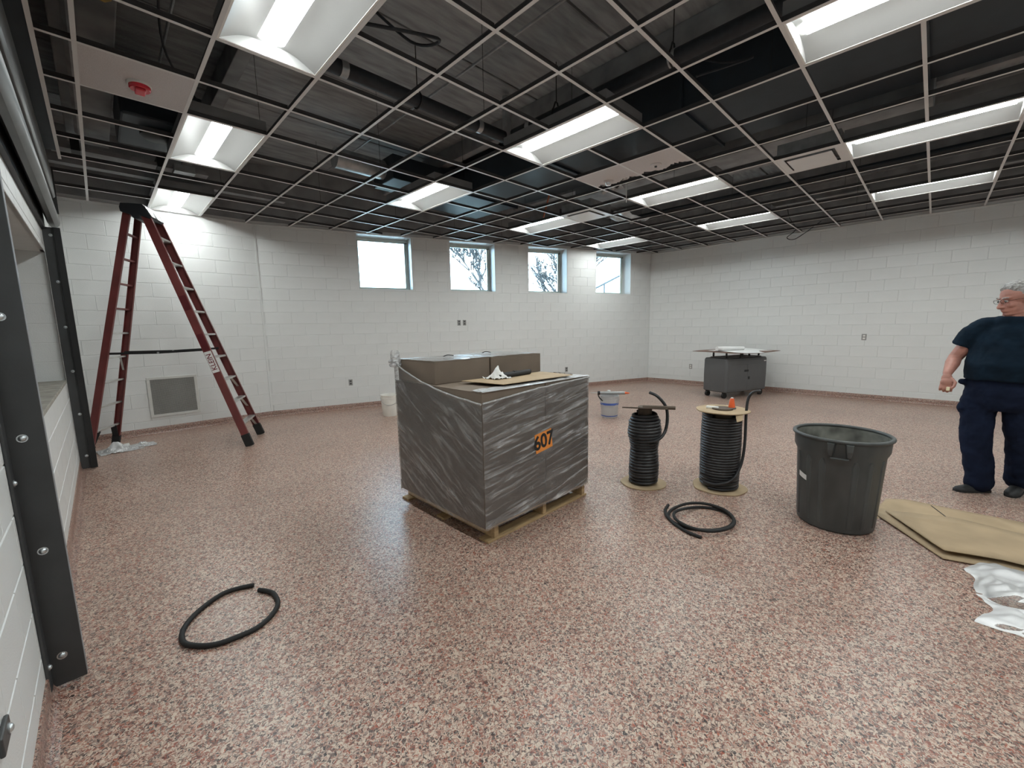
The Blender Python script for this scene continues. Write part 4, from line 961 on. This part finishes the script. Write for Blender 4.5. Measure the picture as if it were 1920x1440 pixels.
lumpy(upp, .020, 'cardboard_sheet', 'flattened cardboard sheet lying on top of the other sheet, lower edge lifted', .008, 6.2, lambda x, y: .022*max(0, min(1, (4.1-x)*2)))
MB().beam(floor_pt(1746, 948, .0135), floor_pt(1783, 976, .0135), (0, 1, 0), .006, .002).build('slot', INK, lowc)
def psheet(u, v):
    x = 2.95 + .75*u; y = -.30 - .75*v; e = min(1, min(u, 1-u, 1.6*v+.03)*3.0)
    fold = abs(noise.noise((u*4.2+v*2.0+3, v*1.6, 8.8)))**.8 + .5*abs(noise.noise((u*9-v*5, v*6, 2.8)))
    h = e*(.25+.75*v)*(.03+.24*fold)
    wx = .11*noise.noise((u*2.2, v*2.6, 5.5)) + .03*noise.noise((u*8, v*8, 2.5)); wy = .11*noise.noise((u*2.6, v*2.2, 15.5)) + .03*noise.noise((u*8, v*8, 12.5))
    return (x+wx, y+wy, .010+h+.006*noise.noise((u*16, v*16, 1)))
tag(MB().sheet(psheet, 70, 70).build('plastic_sheet', SHEET, smooth=True, angle=70), 'crumpled translucent plastic sheet on the floor at the right edge', 'plastic sheet')

# ------------------------------------------------------------------ buckets and caulking gun
def bucket(loc, r0, r1, h, material, label, bands=()):
    t = thing('bucket', label, 'bucket', loc)
    MB().lathe([(0, 0), (r0, 0), (r0+.002, .005), (r1, h-.05), (r1-.006, h-.002), (r1-.012, h-.05), (r0-.006, .008), (0, .008)], 36).build('body', material, t, smooth=True)
    for z in (h-.055, h-.03, h-.004):
        k = z/h; rr = r0+(r1-r0)*k + .003; MB().tube([(rr*math.cos(2*PI*q/36), rr*math.sin(2*PI*q/36), z) for q in range(36)], .005, 6, closed=True).build('rim_ring', material, t, smooth=True)
    for z, hh in bands:
        k0, k1 = z/h, (z+hh)/h; MB().lathe([(r0+(r1-r0)*k0+.0035, z), (r0+(r1-r0)*k1+.0035, z+hh)], 36, caps=False).build('printed_band', BLUE, t, smooth=True)
    v, s = face(loc[0], loc[1]); s = -s if s.dot(CR) < 0 else s
    rr = r1+.006; pts = []
    for q in range(17):
        a = PI*q/16; pts.append(s*(-rr*math.cos(a)) + v*(rr*.75*math.sin(a)+.03) + Vector((0, 0, h-.04-.13*math.sin(a))))
    MB().tube(pts, .003, 6).build('handle', GALV, t, smooth=True)
    return t
bucket((3.50, 6.62, 0), .128, .148, .37, BUCKW, 'plain white plastic bucket by the far wall')
bucket((5.84, 3.65, 0), .128, .150, .36, CLEARB, 'milky bucket with blue bands behind the cartons', ((.03, .014), (.215, .035)))
v, s = face(5.84, 3.65); s = -s if s.dot(CR) < 0 else s
t = thing('caulking_gun', 'grey caulking gun with red tip resting across the banded bucket', 'caulking gun', (5.84, 3.65, .3775), math.atan2(s.y, s.x))
MB().cyl((-.15, -.05, .028), (.24, -.05, .034), .026, n=18).build('barrel', mat('gun_grey', (.33, .34, .34), .4, .2, var=.05), t, smooth=True)
MB().lathe([(0, 0), (.02, .0), (.010, .05), (.004, .075), (0, .076)], 14).build('nozzle', ORANGEP, t, smooth=True).matrix_local = Matrix.Translation((.241, -.05, .034)) @ Matrix.Rotation(PI/2, 4, 'Y')
MB().cyl((-.19, -.05, .028), (-.15, -.05, .028), .03, n=14).build('head', RUBBER, t, smooth=True)
MB().tube(spline([(-.18, -.05, .01), (-.17, -.07, -.03), (-.13, -.09, -.075), (-.10, -.10, -.095)]), .010, 8).build('trigger', RUBBER, t, smooth=True)
MB().tube([(-.30, -.05, .028), (-.19, -.05, .028)], .005, 6).build('plunger_rod', GALV, t, smooth=True)
o = MB().box(-.03, .03, -.02, .02, 0, .075).build('spray_bottle_cap', WHITEP, loc=(5.90, 3.70, .362), bevel=.01); tag(o, 'small white block standing on the banded bucket rim', 'block')

# ------------------------------------------------------------------ grey cart with drawing board
uu = Vector((.930, -.367, 0)); t = thing('tool_cart', 'dark grey rolling cabinet with raised top near the right wall', 'cart', (8.70, 2.80, 0), math.atan2(uu.y, uu.x))
L, D, z0, z1 = 1.18, .56, .115, .80
rings = []
for z, g in ((z0, .03), (z0+.02, .0), (.45, -.005), (.76, .0), (.79, .012), (z1, .03)):
    n = 6; rc = .05; ring_ = []
    for cx, cy, a0 in ((L-rc, rc, -PI/2), (L-rc, D-rc, 0), (rc, D-rc, PI/2), (rc, rc, PI)):
        for k in range(n+1): a = a0+PI/2*k/n; ring_.append(Vector((cx+(rc-g)*math.cos(a), cy+(rc-g)*math.sin(a), z)))
    rings.append(ring_)
MB().loft(rings).build('body', CARTM, t, smooth=True, angle=35)
MB().box(.04, L-.05, -.008, .004, .685, .755).build('drawer', CARTM, t, bevel=.004); MB().box(.04, L/2-.01, -.006, .004, .16, .67).build('door', CARTM, t, bevel=.004); d_ = MB().box(L/2, L-.05, -.006, .004, .16, .67).build('door', CARTM, t, bevel=.004)
MB().box(.50, .62, -.010, -.006, .52, .56).build('badge', STEELB, d_ if False else t, bevel=.003)
MB().box(.62, .66, -.014, -.006, .36, .42).build('lock', STEELB, t, bevel=.003); MB().box(L-.12, L-.06, -.011, -.008, .71, .73).build('label_plate', STICK, t)
MB().box(.12, L-.12, .06, D-.06, z1+.0005, z1+.02).build('tray', CARTT, t, bevel=.006)
for x, y in ((.06, .08), (L-.08, .08), (.06, D-.08), (L-.08, D-.08)):
    w = thing('caster', None, None, (x, y, 0)); w.parent = t
    MB().cyl((0, -.022, .055), (0, .022, .055), .055, n=24).build('wheel', RUBBER, w, smooth=True); MB().box(-.03, .03, -.03, .03, .085, .116).build('fork', STEELB, w, bevel=.004)
for x, y in ((.10, .10), (.42, .03), (.75, .10), (L-.12, .12), (.16, D-.1), (L-.16, D-.1)):
    b = MB(); b.cyl((x, y, z1), (x, y, .925), .018, n=10); b.box(x-.03, x+.06, y-.03, y+.03, .920, .932); b.build('post', STEELB, t)
def board(u, v):
    x = -.12+1.38*u; y = -.20+.95*v; return (x, y, .938-.030*max(0, .5-v)**1.5*4*math.sin(PI*u)-.03*abs(u-.5)**2*2)
o = MB().sheet(lambda u, v: board(u, v), 24, 14, .006).build('drawing_board', BROWNB, smooth=True, loc=(8.70, 2.80, .006), rotz=math.atan2(uu.y, uu.x)); tag(o, 'thin brown board laid over the top of the grey cart', 'board')
def pap(u, v):
    x = .05+1.08*u; y = -.20+.72*v; return (x, y, board((x+.12)/1.38, (y+.20)/.95)[2]+.010+.012*math.sin(u*5+v*3)*u - (.03*max(0, .3-v)*math.sin(PI*u)))
o = MB().sheet(pap, 24, 12).build('paper_sheet', PAPER, smooth=True, loc=(8.70, 2.80, .006), rotz=math.atan2(uu.y, uu.x)); tag(o, 'white drawing sheets spread over the board on the cart', 'paper')
o = MB().tube([(-.03, .22, .995), (.30, .20, .99), (.66, .17, .985)], [.042, .040, .034], 16).build('paper_roll', PAPER, smooth=True, loc=(8.70, 2.80, 0), rotz=math.atan2(uu.y, uu.x)); tag(o, 'rolled white drawings lying on the cart', 'paper roll')

# ------------------------------------------------------------------ outside: bare trees and a railing
def bare_tree(u, dist, label, seed, hgt=7.5):
    random.seed(seed); d = ray(u, 500); d = Vector((d.x, d.y, 0)).normalized()
    t = thing('bare_tree', label, 'tree', (d.x*dist, d.y*dist, -.3)); bb = MB()
    pts = [(0, 0, 0), (.05, .02, 1.6), (0, .05, 3.2)]; MB().tube(spline(pts, 4), [.13, .128, .126, .123, .12, .115, .11, .105, .10], 8).build('trunk', BARK, t, smooth=True)
    def br(p, dr, ln, r, dep):
        q = p; path = [p]; k = 4
        for i in range(k):
            dr = (dr + Vector((random.uniform(-.16, .16), random.uniform(-.16, .16), random.uniform(0, .12)))).normalized(); q = q + dr*ln/k; path.append(q)
            if dep > 0 and i > 0:
                for _ in range(3 if dep < 3 else 2):
                    nd = (dr + Vector((random.uniform(-.9, .9), random.uniform(-.9, .9), random.uniform(-.1, .6)))).normalized(); br(q, nd, ln*random.uniform(.45, .65), max(r*.58, .011), dep-1)
        bb.tube(path, [r*(1-.17*i) for i in range(k+1)], 4 if dep < 2 else 6)
    for k in range(7):
        a = 2*PI*k/7+random.random(); br(Vector((0, .03, 1.9+.22*k)), Vector((math.cos(a)*.75, math.sin(a)*.75, .8)).normalized(), random.uniform(1.5, 2.1), .042, 3)
    br(Vector((0, .05, 3.1)), Vector((0, 0, 1)), 2.6, .05, 3)
    bb.build('branches', BARK, t)
bare_tree(928, 14.0, 'bare tree outside seen through the second window', 4)
bare_tree(1076, 19.0, 'bare tree outside seen through the third and fourth windows', 9)
def out_pt(u, v, dist): d = ray(u, v); k = dist/math.hypot(d.x, d.y); return Vector((d.x*k, d.y*k, CAMZ+d.z*k))
t = thing('railing', 'thin metal railing outside seen through the rightmost window', 'railing')
a, c = out_pt(1085, 557, 15), out_pt(1185, 505, 15); m = out_pt(1137, 531, 15)
MB().cyl(a, c, .035, n=8).build('top_rail', STEEL, t, smooth=True)
for q in (-.15, .49, 1.1): p = a.lerp(c, q); MB().cyl((p.x, p.y, -.3), p, .030, n=8).build('post', STEEL, t, smooth=True)

# ------------------------------------------------------------------ the man at the right edge
def remesh(o, vox, it=4, fac=.5, disp=0.0, dscale=.12):
    r = o.modifiers.new('fuse', 'REMESH'); r.mode = 'VOXEL'; r.voxel_size = vox; r.use_smooth_shade = True
    s = o.modifiers.new('relax', 'SMOOTH'); s.factor = fac; s.iterations = it
    if disp:
        tx = bpy.data.textures.new('cloth_folds', 'CLOUDS'); tx.noise_scale = dscale; tx.noise_depth = 3
        d = o.modifiers.new('folds', 'DISPLACE'); d.texture = tx; d.strength = disp; d.mid_level = .5; d.texture_coords = 'LOCAL'
    return o
def rings_xy(lst, n=28, rot=0.0):
    out = []
    for cx, cy, z, rx, ry in lst:
        out.append([Vector((cx + rx*math.cos(a)*math.cos(rot) - ry*math.sin(a)*math.sin(rot), cy + rx*math.cos(a)*math.sin(rot) + ry*math.sin(a)*math.cos(rot), z)) for a in [2*PI*k/n for k in range(n)]])
    return out
def limb(mb, pts, rad, n=14):
    mb.tube(pts, rad, n)
    for p, r in zip(pts, rad): mb.ell(p, (r, r, r), 14)
Hm = Matrix.Translation((.010, -.040, 1.648)) @ Matrix.Rotation(math.radians(-146), 4, 'Z') @ Matrix.Rotation(math.radians(14), 4, 'Y')
hb = MB()
def hp(x, y, z): return Hm @ Vector((x, y, z))
R3 = Hm.to_3x3()
# body
limb(hb, [(.02, .0, 1.42), (.015, -.015, 1.52), (.012, -.025, 1.60)], [.075, .066, .064])
hb.loft(rings_xy([(.02, .0, .92, .19, .14), (.02, -.01, 1.05, .20, .16), (.02, -.01, 1.18, .205, .165), (.02, 0, 1.30, .20, .145), (.02, .01, 1.40, .185, .115), (.02, .01, 1.45, .13, .085)]))
for sg in (-1, 1):
    if sg < 0: sh, el, wr = (-.155, .01, 1.405), (-.283, .03, 1.16), (-.323, -.17, 1.035)
    else: sh, el, wr = (.195, .01, 1.405), (.30, .07, 1.14), (.33, -.03, .93)
    e2 = tuple(Vector(el).lerp(Vector(wr), .35)); limb(hb, [sh, tuple(Vector(sh).lerp(Vector(el), .5)), el, e2, wr], [.064, .056, .047, .049, .030])
    W = Vector(wr); O = W + Vector((0, -.035, -.075))
    hb.ell(W+Vector((0, -.018, -.045)), (.036, .024, .05), 16); hb.ell(O, (.041, .022, .036), 16)
    for q, ln in zip((-.030, -.010, .010, .029), (.9, 1.05, 1.0, .82) if sg > 0 else (.82, 1.0, 1.05, .9)):
        b0 = O+Vector((q, -.002, -.018)); c1 = b0+Vector((q*.12, -.012, -.036*ln)); c2_ = c1+Vector((0, .018, -.024*ln)); c3 = c2_+Vector((0, .024, .010*ln))
        limb(hb, [tuple(b0), tuple(c1), tuple(c2_), tuple(c3)], [.0105, .0098, .0092, .0085], 10)
    th = -sg
    a0 = W+Vector((th*.030, -.03, -.045)); a1 = a0+Vector((th*.022, -.022, -.026)); a2 = a1+Vector((-th*.006, -.014, -.032)); a3 = a2+Vector((-th*.014, -.002, -.020)); limb(hb, [tuple(a0), tuple(a1), tuple(a2), tuple(a3)], [.014, .0122, .0108, .0095], 10)
for sg, kn, an in ((-1, (-.10, -.03, .47), (-.055, -.01, .09)), (1, (.16, .05, .48), (.19, .17, .13))):
    limb(hb, [(.02+sg*.11, 0, .90), kn, an], [.085, .056, .040])
# head: skull, jaw, nose, brow, cheeks, ears, lips
hb.ell(hp(-.012, 0, .035), (.102, .079, .098), 24, R3); hb.ell(hp(.030, 0, -.048), (.072, .064, .078), 20, R3); hb.ell(hp(.052, 0, -.098), (.040, .042, .028), 14, R3)
limb(hb, [tuple(hp(.088, 0, .020)), tuple(hp(.106, 0, -.012)), tuple(hp(.118, 0, -.036))], [.010, .0125, .0165], 10)
for sg in (-1, 1):
    hb.ell(hp(.104, sg*.014, -.040), (.012, .010, .010), 10, R3); hb.ell(hp(.062, sg*.042, -.030), (.032, .024, .026), 12, R3); hb.ell(hp(.078, sg*.030, .028), (.020, .026, .010), 12, R3)
    hb.ell(hp(-.012, sg*.080, -.010), (.018, .010, .032), 12, R3)
hb.ell(hp(.094, 0, -.066), (.012, .025, .007), 12, R3); hb.ell(hp(.091, 0, -.078), (.012, .022, .007), 12, R3); hb.ell(hp(.02, 0, -.10), (.06, .055, .03), 14, R3)
man = hb.build('person', SKIN, loc=(5.33, -.44, 0), rotz=-PI/2); remesh(man, .0045, 3)
tag(man, 'grey-haired man in navy T-shirt and trousers walking at the right edge, looking down left', 'person')
b = MB()
b.loft(rings_xy([(.015, -.01, .985, .240, .190), (.015, -.015, 1.03, .243, .198), (.015, -.02, 1.12, .240, .200), (.018, -.01, 1.22, .232, .185), (.02, .0, 1.32, .222, .155), (.02, .005, 1.40, .205, .130), (.02, .005, 1.45, .165, .105), (.018, -.005, 1.49, .110, .092), (.016, -.01, 1.508, .088, .084)], 32))
limb(b, [(-.13, .0, 1.425), (-.20, .01, 1.365)], [.086, .080]); b.tube([(-.20, .01, 1.365), (-.235, .02, 1.30), (-.252, .022, 1.262)], [.080, .075, .076], 18)
limb(b, [(.17, .0, 1.425), (.24, .02, 1.36)], [.086, .080]); b.tube([(.24, .02, 1.36), (.285, .04, 1.27)], [.080, .076], 18)
remesh(b.build('t_shirt', SHIRT, man), .010, 5, disp=.030, dscale=.13)
b = MB()
b.loft(rings_xy([(.012, -.005, 1.02, .205, .165), (.012, 0, .94, .222, .172), (.012, 0, .86, .228, .165), (.010, 0, .78, .225, .150), (.01, 0, .73, .205, .13)], 30))
limb(b, [(-.108, 0, .80), (-.110, -.01, .68), (-.100, -.025, .48), (-.078, -.02, .30), (-.058, -.01, .15), (-.050, -.005, .085)], [.118, .110, .098, .094, .090, .094], 18)
limb(b, [(.13, 0, .80), (.135, .02, .66), (.165, .05, .48), (.18, .10, .30), (.188, .14, .18), (.19, .15, .135)], [.118, .110, .100, .096, .098, .102], 18)
b.ell((-.225, -.03, .955), (.03, .05, .03), 12); b.ell((-.21, -.03, .73), (.03, .06, .05), 12)
b.box(-.17, .27, -.14, .30, -.2, .0)
tr = b.build('trousers', TROUS, man)
# keep the hem open above the floor: the box only closes the remesh below ground and is cut away
tr.data.clear_geometry(); b.v = b.v[:-8]; b.f = b.f[:-6]; tr.data.from_pydata(b.v, [], b.f); tr.data.update(); tr.data.materials.clear(); tr.data.materials.append(TROUS)
remesh(tr, .010, 4, disp=.034, dscale=.12)
def shoe(heel, toe, z0, lift):
    h = Vector(heel); tt = Vector(toe); d = (tt-h); L_ = d.length; d.normalize(); s_ = Vector((-d.y, d.x, 0)); b = MB(); rr = []
    for q, w, z in ((0.0, .026, .055), (.05, .036, .075), (.25, .040, .085), (.45, .043, .080), (.62, .048, .060), (.80, .047, .048), (.93, .036, .040), (1.0, .016, .026)):
        c = h+d*(L_*q); zb = z0+lift*(1-q); rr.append([c+s_*(w*math.cos(a))+Vector((0, 0, zb+(z if math.sin(a) > 0 else .0)*math.sin(a) + (.004 if math.sin(a) >= 0 else .004*math.sin(a)*-1))) for a in [2*PI*k/16 for k in range(16)]])
    b.loft(rr); so = b.build('shoe', SHOE, man, smooth=True, angle=60)
    b = MB(); rr = []
    for q, w in ((-.01, .026), (.05, .039), (.3, .041), (.6, .050), (.8, .049), (.94, .037), (1.01, .016)):
        c = h+d*(L_*q); zb = z0+lift*(1-q); rr.append([c+s_*w+Vector((0, 0, zb+.0005)), c-s_*w+Vector((0, 0, zb+.0005)), c-s_*w+Vector((0, 0, zb+.018)), c+s_*w+Vector((0, 0, zb+.018))])
    b.loft(rr); b.build('sole', RUBBER, so)
shoe((.015, .04, 0), (-.19, -.13, 0), 0, 0); shoe((.215, .22, 0), (.13, -.03, 0), 0, .05)
random.seed(12); b = MB(); cnt = 0
while cnt < 330:
    th, ph = random.uniform(0, 2*PI), math.acos(random.uniform(-.45, 1)); x, y, z = math.sin(ph)*math.cos(th), math.sin(ph)*math.sin(th), math.cos(ph)
    if z < .50 and x > .18: continue
    if z < -.05 and x > -.25: continue
    if z < .62 and x > .55: continue
    rr = random.uniform(.009, .015); b.ell(hp(-.014+.108*x, .083*y, .036+.104*z), (rr, rr, rr), 8); cnt += 1
b.ell(hp(-.020, 0, .045), (.101, .080, .097), 20, R3)
hr = b.build('hair', HAIR, man); remesh(hr, .0055, 1)
b = MB()
for sg in (-1, 1):
    ctr = [hp(.112-.004*abs(math.cos(a)), sg*.031+.024*math.cos(a), .008+.017*math.sin(a)) for a in [2*PI*k/20 for k in range(20)]]; b.tube(ctr, .0014, 6, closed=True)
    b.tube([hp(.108, sg*.055, .012), hp(.05, sg*.082, .010), hp(-.01, sg*.086, .006)], .0014, 6)
b.tube([hp(.114, -.008, .012), hp(.116, 0, .015), hp(.114, .008, .012)], .002, 6); b.build('glasses', STEELB, man, smooth=True)
for sg in (-1, 1):
    e = MB().ell(hp(.089, sg*.031, .006), (.010, .013, .008), 12, R3).build('eye', WHITEP, man, smooth=True); MB().ell(hp(.0975, sg*.031, .005), (.004, .006, .006), 10, R3).build('iris', INK, e, smooth=True)
    MB().tube([hp(.094, sg*.012, .032), hp(.096, sg*.032, .037), hp(.086, sg*.052, .032)], .0045, 7).build('eyebrow', HAIR, man, smooth=True)
Wr = Vector((-.323, -.17, 1.035)) + Vector((.012, -.075, -.125))
o = MB().box(-.010, .010, -.012, .010, -.016, .016).build('cream_stub', mat('cream_plastic', (.8, .72, .5), .5, var=.05), loc=tuple(Matrix.Translation((5.33, -.44, 0)) @ Matrix.Rotation(-PI/2, 4, 'Z') @ Wr), bevel=.003); tag(o, 'small cream stub held in the man\'s hand', 'stub')
